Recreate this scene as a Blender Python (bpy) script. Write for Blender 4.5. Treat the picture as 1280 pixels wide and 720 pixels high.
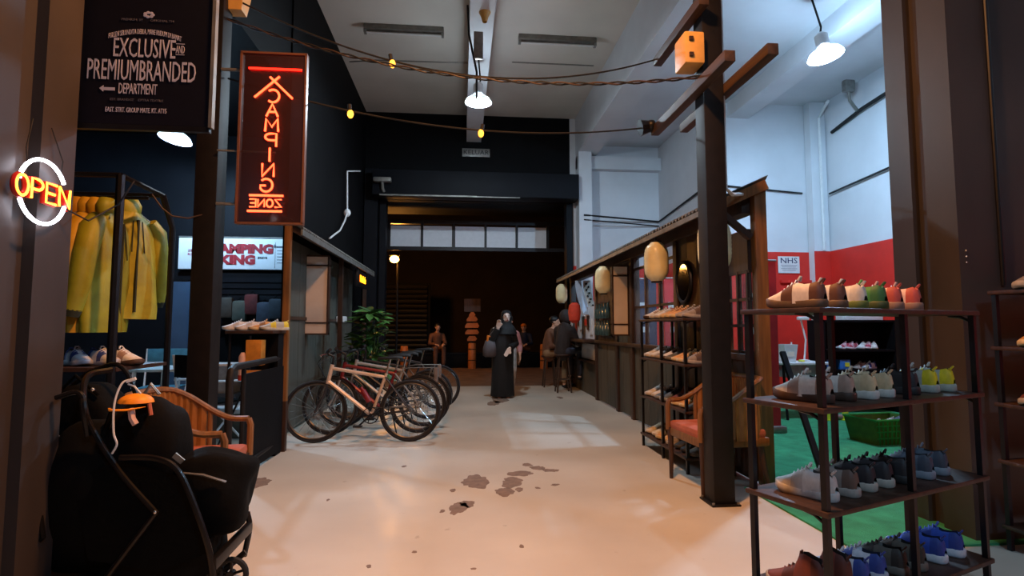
import bpy, bmesh, math, random
from mathutils import Vector, Matrix, Euler
rnd = random.Random(7)
PI = math.pi
for _o in list(bpy.data.objects): bpy.data.objects.remove(_o)
SC = bpy.context.scene
C = SC.collection
# ---------------------------------------------------------------- camera
F = 680.0                                   # focal length in pixels of a 1280 wide frame
CAM = Vector((0, 0, 1.25))
PITCH = math.atan(49/680); YAW = math.atan(63/680*math.cos(PITCH))
cd = bpy.data.cameras.new('camera'); cam = bpy.data.objects.new('camera', cd); C.objects.link(cam)
cd.sensor_width = 36; cd.lens = F*36/1280; cd.clip_start = .05; cd.clip_end = 200
cam.location = CAM; cam.rotation_euler = Euler((PI/2+PITCH, 0, -YAW))
SC.camera = cam
ROT = cam.rotation_euler.to_matrix()
def ray(px, py): return ROT @ Vector(((px-640)/F, -(py-360)/F, -1))
def at(px, py, Y):                          # point of the vertical plane y = Y
    d = ray(px, py); return CAM + d*(Y/d.y)
def atx(px, py, X):
    d = ray(px, py); return CAM + d*(X/d.x)
def gr(px, py, z=0):
    d = ray(px, py); return CAM + d*((z-1.25)/d.z)
# ---------------------------------------------------------------- light
SC.view_settings.view_transform = 'Standard'; SC.view_settings.look = 'None'
SC.view_settings.gamma = 1; SC.view_settings.use_curve_mapping = False
SC.view_settings.exposure = 0.75
w = bpy.data.worlds.new('night'); SC.world = w; w.use_nodes = True
w.node_tree.nodes['Background'].inputs[0].default_value = (.10, .10, .16, 1)
w.node_tree.nodes['Background'].inputs[1].default_value = .02
def lamp_data(kind, power, col, size=.1, **k):
    l = bpy.data.lights.new('light', kind); l.energy = power; l.color = col
    if kind == 'AREA': l.shape = 'DISK'; l.size = size
    else: l.shadow_soft_size = size
    for a, b in k.items(): setattr(l, a, b)
    return l
def light(name, l, loc, target=None, parent=None):
    o = bpy.data.objects.new(name, l); C.objects.link(o); o.location = loc
    if target is not None: o.rotation_euler = (Vector(target)-Vector(loc)).to_track_quat('-Z', 'Y').to_euler()
    if parent: o.parent = parent
    return o
COLD = (.70, .87, 1.0); BLUE = (.42, .70, 1.0); WARM = (1.0, .43, .15)
P_NAVE, P_BAY, P_LEFT, P_WARM, P_REAR = 380, 780, 420, 130, 70
# lamps of the same hall that hang outside the frame: a warm one over the walkway (it turns the near floor peach) and the next high bay lamp behind the viewer
light('warm_walkway_lamp_offscreen', lamp_data('AREA', P_WARM, WARM, .3), (.3, 2.3, 4.6), (.3, 2.3, 0))
light('rear_high_bay_lamp_offscreen', lamp_data('AREA', P_REAR, BLUE, .4), (1.8, -1.9, 4.6), (1.8, -1.9, 0))
# ---------------------------------------------------------------- helpers
def lin(c):
    if isinstance(c, str): c = [int(c[i:i+2], 16) for i in (0, 2, 4)]
    return tuple(((v/255)/12.92 if v/255 <= .04045 else ((v/255+.055)/1.055)**2.4) for v in c) + (1,)
MATS = {}
def mat(name, col='808080', rough=.6, metal=0, var=.18, scale=14, bump=0, emit=None, es=0, alpha=1, trans=0, stretch=(1, 1, 1), col2=None, spec=.5, bscale=None):
    if name in MATS: return MATS[name]
    m = bpy.data.materials.new(name); m.use_nodes = True; nt = m.node_tree; N = nt.nodes; L = nt.links
    b = N['Principled BSDF']
    b.inputs['Roughness'].default_value = rough; b.inputs['Metallic'].default_value = metal
    b.inputs['Specular IOR Level'].default_value = spec
    if trans: b.inputs['Transmission Weight'].default_value = trans
    if alpha < 1: b.inputs['Alpha'].default_value = alpha
    tc = N.new('ShaderNodeTexCoord'); mp = N.new('ShaderNodeMapping'); mp.inputs['Scale'].default_value = stretch
    no = N.new('ShaderNodeTexNoise'); no.inputs['Scale'].default_value = scale; no.inputs['Detail'].default_value = 5
    L.new(tc.outputs['Object'], mp.inputs[0]); L.new(mp.outputs[0], no.inputs['Vector'])
    rp = N.new('ShaderNodeValToRGB'); L.new(no.outputs['Fac'], rp.inputs[0])
    c = lin(col); c2 = lin(col2) if col2 else tuple(v*(1-var) for v in c[:3])+(1,)
    rp.color_ramp.elements[0].position = .32; rp.color_ramp.elements[1].position = .68
    rp.color_ramp.elements[0].color = c2; rp.color_ramp.elements[1].color = c if col2 else tuple(min(1, v*(1+var)) for v in c[:3])+(1,)
    L.new(rp.outputs[0], b.inputs['Base Color'])
    if bump:
        bp = N.new('ShaderNodeBump'); bp.inputs['Strength'].default_value = bump; bp.inputs['Distance'].default_value = .01
        if bscale:
            n2 = N.new('ShaderNodeTexNoise'); n2.inputs['Scale'].default_value = bscale; n2.inputs['Detail'].default_value = 4; L.new(mp.outputs[0], n2.inputs['Vector']); L.new(n2.outputs['Fac'], bp.inputs['Height'])
        else: L.new(no.outputs['Fac'], bp.inputs['Height'])
        L.new(bp.outputs[0], b.inputs['Normal'])
    if emit:
        b.inputs['Emission Color'].default_value = lin(emit); b.inputs['Emission Strength'].default_value = es
    MATS[name] = m; return m
def rotz(a): return Matrix.Rotation(a, 4, 'Z')
def spl(ps, n=6):
    P = [Vector(p) for p in ps]; P = [2*P[0]-P[1]]+P+[2*P[-1]-P[-2]]; o = []
    for i in range(1, len(P)-2):
        p0, p1, p2, p3 = P[i-1:i+3]
        for k in range(n): t = k/n; o.append(.5*((2*p1)+(p2-p0)*t+(2*p0-5*p1+4*p2-p3)*t*t+(3*p1-p0-3*p2+p3)*t**3))
    return o+[P[-2]]
class M:
    def __init__(s): s.bm = bmesh.new()
    def _faces(s, vs, fs):
        v = [s.bm.verts.new(p) for p in vs]
        for f in fs:
            try: s.bm.faces.new([v[i] for i in f])
            except ValueError: pass
        return v
    def box(s, c, d, rz=0, rot=None, bev=0):
        m = Matrix.Translation(Vector(c)) @ (rot.to_4x4() if rot else rotz(rz)) @ Matrix.Diagonal((d[0], d[1], d[2], 1))
        r = bmesh.ops.create_cube(s.bm, size=1, matrix=m)
        if bev:
            es = {e for v in r['verts'] for e in v.link_edges}
            bmesh.ops.bevel(s.bm, geom=list(es), offset=bev, segments=2, affect='EDGES', profile=.6)
        return s
    def span(s, a, b, bev=0):            # box from corner to corner
        a, b = Vector(a), Vector(b); return s.box((a+b)/2, [abs(x) for x in (b-a)], bev=bev)
    def bar(s, a, b, wx, wz=None, bev=0):       # rectangular bar between two points
        a, b = Vector(a), Vector(b); d = b-a; wz = wz or wx
        q = d.to_track_quat('X', 'Z').to_matrix()
        return s.box((a+b)/2, (d.length, wx, wz), rot=q, bev=bev)
    def ring(s, c, u, v, r, n, r2=None): return [Vector(c)+u*math.cos(2*PI*i/n)*r+v*math.sin(2*PI*i/n)*(r2 or r) for i in range(n)]
    def loft(s, rings, cap=True, closed=True, loop=False):
        vs = [[s.bm.verts.new(p) for p in r] for r in rings]; n = len(vs[0])
        pairs = list(zip(vs, vs[1:])) + ([(vs[-1], vs[0])] if loop else [])
        for a, b in pairs:
            for i in range(n if closed else n-1):
                j = (i+1) % n
                try: s.bm.faces.new((a[i], a[j], b[j], b[i]))
                except ValueError: pass
        if cap and closed and not loop:
            for r, rev in ((vs[0], True), (vs[-1], False)):
                try: s.bm.faces.new(list(reversed(r)) if rev else r)
                except ValueError: pass
        return s
    def tube(s, pts, r, n=8, closed=False, cap=True, flat=1):
        P = [Vector(p) for p in pts]; K = len(P); rs = r if isinstance(r, (list, tuple)) else [r]*K
        T = []
        for i in range(K):
            a = P[(i-1) % K] if closed or i else P[0]; b = P[(i+1) % K] if closed or i < K-1 else P[-1]
            t = b-a; T.append(t.normalized() if t.length > 1e-9 else Vector((0, 0, 1)))
        up = Vector((0, 0, 1)) if abs(T[0].z) < .9 else Vector((1, 0, 0))
        u = T[0].cross(up).normalized(); rings = []
        for i in range(K):
            u = (u - T[i]*u.dot(T[i])); u = u.normalized() if u.length > 1e-6 else T[i].orthogonal().normalized()
            v = T[i].cross(u); rings.append(s.ring(P[i], u, v, rs[i], n, rs[i]*flat))
        s.loft(rings, cap=cap, loop=closed); return s
    def cyl(s, a, b, r, r2=None, n=12): return s.tube([a, b], [r, r if r2 is None else r2], n)
    def lathe(s, prof, c=(0, 0, 0), n=20, cap=False, sx=1, sy=1):
        c = Vector(c)
        s.loft([[c+Vector((r*math.cos(2*PI*i/n)*sx, r*math.sin(2*PI*i/n)*sy, z)) for i in range(n)] for r, z in prof], cap=cap); return s
    def sph(s, c, r, sc=(1, 1, 1), n=14, k=9, rot=None):
        m = Matrix.Translation(Vector(c)) @ (rot.to_4x4() if rot else Matrix.Identity(4)) @ Matrix.Diagonal((*sc, 1))
        bmesh.ops.create_uvsphere(s.bm, u_segments=n, v_segments=k, radius=r, matrix=m); return s
    def prism(s, pts, axis, a, b):       # outline of 2D points pushed along an axis from a to b
        def p3(p, t): return {'x': (t, p[0], p[1]), 'y': (p[0], t, p[1]), 'z': (p[0], p[1], t)}[axis]
        n = len(pts); s._faces([p3(p, a) for p in pts]+[p3(p, b) for p in pts],
            [list(range(n))[::-1], list(range(n, 2*n))]+[[i, (i+1) % n, n+(i+1) % n, n+i] for i in range(n)]); return s
    def out(s, name, m, parent=None, world=False, smooth=35, loc=None, rot=None, kind=None, label=None):
        bmesh.ops.recalc_face_normals(s.bm, faces=s.bm.faces)
        me = bpy.data.meshes.new(name); s.bm.to_mesh(me); s.bm.free()
        if smooth:
            me.polygons.foreach_set('use_smooth', [True]*len(me.polygons)); me.set_sharp_from_angle(angle=math.radians(smooth))
        me.materials.append(m if not isinstance(m, str) else MATS[m])
        return link(name, me, parent, world, loc, rot, kind, label)
def basis(o):
    m = o.matrix_basis.copy()
    return basis(o.parent) @ m if o.parent else m
def link(name, me, parent=None, world=False, loc=None, rot=None, kind=None, label=None):
    o = bpy.data.objects.new(name, me); C.objects.link(o)
    if parent:
        if world: me.transform(basis(parent).inverted())
        o.parent = parent
    if loc is not None: o.location = loc
    if rot is not None: o.rotation_euler = rot
    if kind: o['kind'] = kind
    if label: o['label'] = label
    return o
def tag(o, label, cat=None, group=None, kind=None):
    o['label'] = label
    if cat: o['category'] = cat
    if group: o['group'] = group
    if kind: o['kind'] = kind
    return o
def thing(name, label, cat, loc=(0, 0, 0), rz=0, group=None, rot=None):
    o = bpy.data.objects.new(name, None); C.objects.link(o); o.location = loc; o.empty_display_size = .05
    o.rotation_euler = rot if rot else (0, 0, rz)
    return tag(o, label, cat, group)
def struct(o, label=None):
    o['kind'] = 'structure'
    if label: o['label'] = label
    return o
def dup(root, loc, rz=None, label=None, group=None, rot=None, scale=None):
    r = root.copy(); C.objects.link(r); r.location = loc
    if rz is not None: r.rotation_euler = (0, 0, rz)
    if rot is not None: r.rotation_euler = rot
    if scale: r.scale = scale if isinstance(scale, tuple) else (scale,)*3
    if label: r['label'] = label
    if group: r['group'] = group
    for ch in list(root.children):
        c = ch.copy(); C.objects.link(c); c.parent = r
        for g in list(ch.children):
            d = g.copy(); C.objects.link(d); d.parent = c
    return r
DG = None
def eval_mesh(o, name):
    dg = bpy.context.evaluated_depsgraph_get()
    me = bpy.data.meshes.new_from_object(o.evaluated_get(dg)); me.name = name
    bpy.data.objects.remove(o); return me
def text(s, size, m, parent, loc, rot=(PI/2, 0, 0), sx=1, ext=.002, align='CENTER', name='lettering', off=0, world=False, spacing=1, arc=0, shear=0):
    cu = bpy.data.curves.new('t', 'FONT'); cu.body = s; cu.size = size; cu.extrude = ext; cu.align_x = align; cu.align_y = 'CENTER'
    cu.offset = off; cu.space_character = spacing; cu.resolution_u = 2; cu.shear = shear
    o = bpy.data.objects.new('t', cu); C.objects.link(o)
    me = eval_mesh(o, name)
    for v in me.vertices:
        v.co.x *= sx
        if arc: v.co.y -= arc*v.co.x**2
    me.materials.clear(); me.materials.append(MATS[m] if isinstance(m, str) else m)
    mw = Matrix.Translation(Vector(loc)) @ Euler(rot).to_matrix().to_4x4()
    me.transform(mw)
    return link(name, me, parent, world)
# strokes of the neon letters in a box 0.6 wide and 1 high
def arcp(cx, cy, rx, ry, a0, a1, n=10): return [(cx+rx*math.cos(math.radians(a0+(a1-a0)*i/n)), cy+ry*math.sin(math.radians(a0+(a1-a0)*i/n))) for i in range(n+1)]
GL = {'O': [arcp(.3, .5, .3, .5, 90, 450, 20)], 'P': [[(0, 0), (0, 1), (.3, 1)]+arcp(.3, .74, .28, .26, 90, -90, 8)+[(0, .48)]],
      'E': [[(.58, 1), (0, 1), (0, 0), (.58, 0)], [(0, .5), (.5, .5)]], 'N': [[(0, 0), (0, 1), (.6, 0), (.6, 1)]],
      'C': [arcp(.33, .5, .33, .5, 50, 310, 14)], 'A': [[(0, 0), (.3, 1), (.6, 0)], [(.12, .36), (.48, .36)]],
      'M': [[(0, 0), (.04, 1), (.34, .35), (.64, 1), (.68, 0)]], 'I': [[(.3, 0), (.3, 1)]],
      'G': [arcp(.33, .5, .33, .5, 45, 330, 14)+[(.62, .48), (.36, .48)]], 'Z': [[(0, 1), (.6, 1), (0, 0), (.6, 0)]]}
# ---------------------------------------------------------------- materials of the place
mat('black_paint', '0a090b', .7, var=.25, scale=3, spec=.12)
mat('charcoal_paint', '101116', .6, var=.2, scale=2.5, spec=.15)
mat('white_paint', 'cfd0d4', .7, var=.06, scale=1.5)
mat('ceiling_paint', 'd6d0c8', .8, var=.06, scale=1.2)
mat('red_paint', 'd0281c', .55, var=.1, scale=3)
mat('blue_grey_paint', '3c5068', .5, var=.12, scale=3)
mat('column_paint', '3a3331', .5, var=.3, scale=2.2, stretch=(1, 1, .4), bump=.05)
mat('steel_dark', '171312', .55, 0, spec=.25, var=.25, scale=12)
mat('black_metal', '17161a', .42, .4, var=.2, scale=20)
mat('grey_metal', '8b8985', .4, .6, var=.15, scale=18)
mat('chrome', 'c9c9c9', .18, .95, var=.05)
mat('galvanized', '7d7a74', .5, .5, var=.25, scale=8)
mat('dark_wood', '3a2418', .5, var=.35, scale=5, stretch=(6, 6, .6), bump=.1)
mat('wood', '7d5329', .5, var=.3, scale=5, stretch=(7, 7, .5), bump=.1)
mat('timber', '3d2a1e', .6, var=.35, scale=6, stretch=(6, .6, 6), bump=.15)
mat('rattan', '94622c', .5, var=.3, scale=30, stretch=(1, 1, .3), bump=.2)
mat('panel_olive', '4a4336', .6, var=.2, scale=4, stretch=(4, 4, .5))
mat('panel_green', '4d4d45', .6, var=.15, scale=4, stretch=(4, 4, .5))
mat('white_plastic', 'd8d8d8', .4, var=.05)
mat('cream_plastic', 'd9a85c', .45, var=.08)
mat('paper', 'e6d5c4', .7, var=.05, scale=6)
mat('lantern_paper', 'efe6b8', .32, var=.1, scale=6)
mat('black_rubber', '101012', .75, var=.2)
mat('black_fabric', '060606', .9, spec=.1, var=.4, scale=30, bump=.3, bscale=60)
mat('glass', 'ffffff', .03, alpha=.05, spec=.6, var=0)
def floor_mat():
    m = bpy.data.materials.new('painted_concrete'); m.use_nodes = True; N = m.node_tree.nodes; L = m.node_tree.links; b = N['Principled BSDF']
    tc = N.new('ShaderNodeTexCoord'); n1 = N.new('ShaderNodeTexNoise'); n1.inputs['Scale'].default_value = .9; n1.inputs['Detail'].default_value = 6
    n2 = N.new('ShaderNodeTexNoise'); n2.inputs['Scale'].default_value = 9; n2.inputs['Detail'].default_value = 8
    L.new(tc.outputs['Object'], n1.inputs['Vector']); L.new(tc.outputs['Object'], n2.inputs['Vector'])
    r1 = N.new('ShaderNodeValToRGB'); L.new(n1.outputs['Fac'], r1.inputs[0])
    r1.color_ramp.elements[0].position = .3; r1.color_ramp.elements[1].position = .7
    r1.color_ramp.elements[0].color = lin('bdb4a6'); r1.color_ramp.elements[1].color = lin('d3cbbd')
    r2 = N.new('ShaderNodeValToRGB'); L.new(n2.outputs['Fac'], r2.inputs[0]); r2.color_ramp.elements[0].position = .69; r2.color_ramp.elements[1].position = .73
    r2.color_ramp.elements[0].color = (1, 1, 1, 1); r2.color_ramp.elements[1].color = (.62, .56, .5, 1)
    mx = N.new('ShaderNodeMix'); mx.data_type = 'RGBA'; mx.blend_type = 'MULTIPLY'; mx.inputs[0].default_value = .6
    L.new(r1.outputs[0], mx.inputs[6]); L.new(r2.outputs[0], mx.inputs[7]); L.new(mx.outputs[2], b.inputs['Base Color'])
    mr = N.new('ShaderNodeMapRange'); L.new(n1.outputs['Fac'], mr.inputs[0]); mr.inputs[3].default_value = .30; mr.inputs[4].default_value = .48; L.new(mr.outputs[0], b.inputs['Roughness'])
    bp = N.new('ShaderNodeBump'); bp.inputs['Strength'].default_value = .06; bp.inputs['Distance'].default_value = .01; L.new(n2.outputs['Fac'], bp.inputs['Height']); L.new(bp.outputs[0], b.inputs['Normal'])
    MATS['painted_concrete'] = m
floor_mat()
mat('bare_concrete', '7e6a5c', .8, var=.2, scale=20)
mat('street', '6d5140', .8, var=.25, scale=3)
mat('carpet', '2f8a5c', .95, var=.2, scale=8, bump=.4, bscale=200)
# ---------------------------------------------------------------- setting
YB = 11.7
fl = struct(M().span((-8, -3, -.2), (7.2, YB, 0)).out('floor', 'painted_concrete'), 'cream painted concrete floor with bare worn patches')
def blob(cx, cy, rx, ry, n=72, ang=0, seed=0):
    r = random.Random(seed); ks = [(r.uniform(.06, .2)/(k*.6), r.uniform(0, 6.28), k) for k in range(2, 17)]; pts = []
    for i in range(n):
        a = 2*PI*i/n; q = 1+sum(A*math.sin(k*a+p) for A, p, k in ks); x, y = rx*q*math.cos(a), ry*q*math.sin(a)
        pts.append((cx+x*math.cos(ang)-y*math.sin(ang), cy+x*math.sin(ang)+y*math.cos(ang)))
    return pts
PATCH = [(595, 602, 26, 13), (573, 635, 17, 12), (584, 630, 16, 6), (640, 603, 22, 10), (631, 615, 17, 9), (650, 592, 26, 5), (672, 585, 14, 4), (688, 588, 16, 3), (659, 581, 10, 3),
         (322, 604, 22, 10), (566, 613, 6, 3), (649, 612, 8, 4), (694, 606, 8, 2), (672, 610, 5, 2), (553, 639, 5, 3), (625, 500, 17, 5), (652, 683, 5, 3), (461, 708, 5, 3), (518, 690, 5, 2), (505, 583, 4, 2), (410, 625, 3, 2),
         (617, 504, 14, 4), (700, 497, 6, 2), (592, 711, 5, 2), (430, 531, 22, 5)]
for i, (px, py, rx, ry) in enumerate(PATCH):
    c = gr(px, py); sx = rx*c.y/F*.62; sy = (gr(px, py-ry).y-gr(px, py+ry).y)/2*.62
    M().prism(blob(c.x, c.y, sx, sy, seed=i+3, ang=rnd.uniform(-.15, .15)), 'z', -.004, .0015).out('worn_patch', 'bare_concrete', fl, smooth=0)
struct(M().span((-14, YB, -.22), (16, 45, -.02)).out('ground', 'street'), 'dark paved ground outside the gate')
struct(M().span((2.2, 2.95, 0), (6.486, 4.15, .012)).span((2.44, 4.15, 0), (6.486, 9.16, .012)).out('carpet', 'carpet'), 'green carpet of the shoe bay')
# ceiling, beams, walls
struct(M().span((-2.2, -3, 5.9), (2.5, YB+.1, 6.1)).out('ceiling', 'ceiling_paint'), 'pale high ceiling over the passage')
struct(M().span((.08, -3, 5.3), (.40, YB, 5.9)).out('trim_1', 'white_paint'), 'pale ceiling beam along the middle of the passage')
struct(M().span((2.5, -3, 5.05), (2.95, YB, 6.1)).out('trim_2', 'white_paint'), 'deep pale beam between passage and shoe bay')
struct(M().span((2.95, -3, 5.3), (7.2, YB, 6.1)).out('ceiling_bay', 'white_paint'), 'pale ceiling of the shoe bay')
struct(M().span((4.75, -3, 5.02), (5.15, 9.18, 5.3)).out('trim_3', 'white_paint'), 'pale beam across the shoe bay ceiling')
wb = struct(M().span((2.37, YB, 0), (4.55, YB+.2, 6.1)).out('wall_back', 'white_paint'), 'white end wall of the shoe bay with red dado')
M().span((2.37, YB-.01, 0), (4.4, YB, 2.59)).out('dado', 'red_paint', wb)
wi = struct(M().span((4.4, 9.18, 0), (4.55, YB, 5.3)).out('wall_inner', 'white_paint'), 'white return wall of the shoe bay')
M().span((4.39, 9.18, 0), (4.4, YB-.012, 2.59)).out('dado', 'red_paint', wi)
wf = struct(M().span((4.4, 9.0+.18, 0), (6.65, 9.38, 5.3)).out('wall_bay', 'white_paint'), 'white wall with red dado behind the shoe bay')
M().span((4.4, 9.168, 0), (6.5, 9.18, 2.59)).out('dado', 'red_paint', wf)
wr = struct(M().span((6.5, -3, 0), (6.7, 9.18, 5.3)).out('wall_right', 'white_paint'), 'white right wall with red dado')
M().span((6.488, -3, 0), (6.5, 9.165, 2.59)).out('dado', 'red_paint', wr)
M().span((6.2, 9.0, 0), (6.486, 9.166, 5.3)).out('pilaster', 'white_paint', wf)
M().span((6.19, 8.99, 0), (6.487, 9.0, 2.59)).out('dado', 'red_paint', wf)
M().span((2.5, 11.35, 0), (2.78, YB-.012, 5.05)).out('pilaster', 'white_paint', wb)
M().span((2.5, 11.5, 4.72), (4.39, YB, 5.0)).out('wall_beam', 'white_paint', wb)
# black back wall around the gate
gw = struct(M().span((-8, YB, 0), (-1.75, YB+.2, 6.0)).span((-1.75, YB, 3.98), (2.37, YB+.2, 6.0)).out('wall_gate', 'black_paint'), 'black painted wall around the roller gate')
M().span((-1.75, YB-.06, 0), (-1.62, YB+.22, 3.98)).out('jamb', 'charcoal_paint', gw)
M().span((2.28, YB-.06, 0), (2.42, YB+.22, 3.98)).out('jamb', 'charcoal_paint', gw)
M().span((-2.05, YB-.2, 0), (-1.78, YB, 4.6)).out('pilaster', 'charcoal_paint', gw)
sb = struct(M().span((-1.85, 11.2, 3.97), (2.47, YB-.07, 4.5), bev=.02).out('trim_4', 'charcoal_paint'), 'dark roller shutter housing over the gate')
M().span((-1.7, 11.19, 3.95), (.3, 11.2, 3.98)).span((.3, 11.19, 3.95), (1.2, 11.2, 3.97)).out('edge_strip', 'galvanized', sb)
struct(M().span((-2.13, 6.65, 0), (-2.08, YB, 6.0)).out('wall_left', 'black_paint'), 'black painted left wall of the passage')
struct(M().span((-2.3, -3, 4.1), (-2.1, 6.65, 6.0)).out('trim_5', 'black_paint'), 'black beam over the opening to the camping zone')
struct(M().span((-8, -3, 4.3), (-2.3, YB, 4.45)).out('ceiling_left', 'black_paint'), 'black ceiling of the camping zone')
struct(M().span((-8, 8.9, 0), (-2.13, 9.05, 4.3)).out('wall_camping', 'charcoal_paint'), 'dark back wall of the camping zone')
struct(M().span((-8.1, -3, 0), (-8, 11.7, 4.3)).out('wall_far_left', 'charcoal_paint'), 'dark side wall of the camping zone')
# pillars: steel sections with a recessed web
def pillar(name, x0, x1, y0, y1, side, label, h=6.0, pm='column_paint'):
    t = M(); d = .05; w3 = (y1-y0)
    t.span((x0, y0, 0), (x1, y1, h)) if not side else None
    s = 1 if side > 0 else -1
    xin = x1 if s > 0 else x0
    t.span((x0 if s > 0 else x0+d, y0, 0), (x1-d if s > 0 else x1, y1, h))
    a = xin-s*d
    t.span((min(a, xin), y0, 0), (max(a, xin), y0+w3*.42, h)); t.span((min(a, xin), y1-w3*.36, 0), (max(a, xin), y1, h))
    return struct(t.out(name, pm), label)
pillar('pillar_left', -2.5, -1.81, 2.1, 2.68, 1, 'thick brown steel pillar beside the hanging black banner')
PR = pillar('pillar_right', 2.99, 3.85, 3.0, 3.5, -1, 'thick brown steel pillar behind the shoe rack')
M().tube([(3.26, 2.99, 5.9), (3.26, 2.99, 1.5)], .012).out('conduit', 'black_metal', PR)
for k in range(3): M().sph((3.03, 2.995, 1.64+.035*k), .006).out('bolt', 'chrome', PR)
# ---------------------------------------------------------------- outside the gate
tr = struct(M().span((-1.9, 13.02, 3.08), (2.6, 13.14, 3.17)).span((-1.9, 13.02, 3.72), (2.6, 13.14, 3.82)).out('window_1', 'black_metal'), 'row of five white frosted panes over the gateway')
xs = [at(x, 296, 13).x for x in (488, 526, 529, 565, 569, 606, 608, 645, 647, 683)]
zt, zb = at(585, 283, 13).z, at(585, 309, 13).z
for k in range(5): M().span((xs[2*k], 13.03, zb), (xs[2*k+1], 13.06, zt)).out('pane', mat('frosted_pane', 'e6e6ea', .5, var=.03), tr)
for x in [xs[0]-.04]+[(xs[2*k+1]+xs[2*k+2])/2 for k in range(4)]+[xs[-1]+.04]: M().span((x-.028, 13.0, 3.1), (x+.028, 13.12, 3.8)).out('mullion', 'black_metal', tr)
for x in (-1.95, 2.6): M().span((x-.05, 13.0, -.02), (x+.05, 13.14, 4.2)).out('post', 'black_metal', tr)
M().span((-2.2, 12.0, 4.0), (2.8, 13.3, 4.06)).out('canopy', 'black_paint', tr)
struct(M().span((-14, 22.5, -.02), (16, 22.8, 6)).out('wall_street', mat('street_wall', '2e221b', .8, var=.3, scale=1.2)), 'dark wall across the street')
# ---------------------------------------------------------------- lamps
mat('bulb_cold', 'ffffff', emit='d6eeff', es=14)
mat('shade_white', 'c8d4da', .35, var=.03, alpha=.86)
def highbay(p, label, tilt, power, mount, data=COLD, group='high bay lamps', shade='shade_white'):
    t = thing('high_bay_lamp', label, 'lamp', p, group=group, rot=(tilt[0], tilt[1], 0))
    M().lathe([(.2, -.005), (.2, 0), (.17, .05), (.11, .09), (.075, .1), (.07, .16)]).out('lamp_shade', shade, t)
    M().lathe([(.07, .13), (.075, .135), (.075, .27), (.05, .3), (.0, .3)]).out('ballast', 'white_plastic', t)
    M().lathe([(.0, -.015), (.05, .0), (.07, .03), (.05, .08), (.03, .12)]).out('bulb', 'bulb_cold', t)
    M().tube([(0, 0, .3), (.03, .0, mount*.5), (0, 0, mount)], .012).out('cord', 'black_rubber', t)
    light('lamp_light', lamp_data('POINT', power, data, .085), (0, 0, .03), parent=t)
    return t
lp = at(598, 128, 8.0); L1 = highbay(lp, 'white high bay lamp hanging under the middle ceiling beam', (0, 0), P_NAVE, 5.3-lp.z)
lq = at(1032, 70, 6.0); highbay(lq, 'white high bay lamp over the shoe bay', (-.1, -.12), P_BAY, 5.3-lq.z, BLUE)
ll = at(219, 174, 7.4); highbay(ll, 'white high bay lamp in the black camping zone', (-.12, .15), P_LEFT, 4.3-ll.z, BLUE)
# boxes of the lamp wiring on the beam
b = thing('beam_junction_box', 'pale plastic wiring box on the middle ceiling beam', 'junction box', at(606, 6, 6.75))
M().box((0, 0, .05), (.3, .25, .16), bev=.02).out('box', 'white_plastic', b); M().lathe([(.1, 0), (.085, -.06), (.05, -.13), (.03, -.2)], (-.0, 0, -.03)).out('ceiling_rose', 'cream_plastic', b)
M().box((-.08, 0, -.55), (.12, .06, .35), bev=.01).out('ballast', 'grey_metal', b); M().tube([(-.22, 0, -.02), (-.2, .02, -.4), (-.1, 0, -.9), (-.1, 0, -1.25)], .014).out('cable', 'black_rubber', b)
# strip lights on the ceiling
def strip(px0, px1, py, label):
    a = at(px0, py, 8.4); q = 4.57/(a.z-1.25); Y = 8.4*q; a = at(px0, py, Y); e = at(px1, py, Y)
    t = thing('strip_light', label, 'lamp', ((a.x+e.x)/2, Y, 5.9), group='unlit strip lights')
    W = e.x-a.x
    M().box((0, 0, -.04), (W, .12, .08), bev=.015).out('housing', 'galvanized', t)
    for s in (-1, 1): M().box((s*(W/2-.02), 0, -.1), (.04, .08, .07)).out('socket', 'grey_metal', t)
    M().cyl((-W/2+.03, 0, -.12), (W/2-.03, 0, -.12), .015).out('tube', 'white_plastic', t)
strip(455, 555, 37, 'unlit fluorescent strip light beside the dark wall'); strip(648, 745, 50, 'unlit fluorescent strip light beside the deep beam')
for lb, ps in (('thin conduit on the ceiling from strip light to middle beam', [at(437, 72, 9.45), at(470, 74, 9.35), at(585, 76, 9.3)]), ('thin conduit on the ceiling beside the deep beam', [at(640, 82, 9.2), at(742, 91, 9.2)])):
    ps = [Vector((p.x, p.y, 5.89)) for p in ps]; tag(M().tube(ps, .012, 6).out('ceiling_conduit', 'grey_metal'), lb, 'conduit')
# small fittings on the gate wall
p = at(595, 191, YB-.02); t = thing('plaque', 'small grey lettered plaque on black wall over the gate', 'sign', p)
M().box((0, 0, 0), (.6, .03, .18), bev=.005).out('plate', 'grey_metal', t); text('KELUAR', .14, 'black_metal', t, (0, -.017, 0), sx=1.1)
p = at(478, 226, 11.1); t = thing('security_camera', 'small grey security camera beside the shutter housing', 'camera', p)
M().box((0, .0, .02), (.36, .14, .1), bev=.03).out('housing', 'galvanized', t); M().tube([(0, 0, -.02), (0, .05, -.14), (.02, .1, -.2)], .03).out('bracket', 'galvanized', t)
p = [atx(450, 214, -1.99), atx(434, 214, -1.99), atx(434, 266, -1.99), atx(431, 276, -1.99), atx(425, 288, -1.99), atx(412, 298, -1.99)]
t = thing('conduit', 'white wall conduit with a round box beside the left booth', 'conduit', p[2])
M().tube(p, .014).out('pipe', 'white_plastic', t, world=True); M().sph(p[2], .06, (1, .6, 1.2)).out('box', 'white_plastic', t, world=True)
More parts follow.
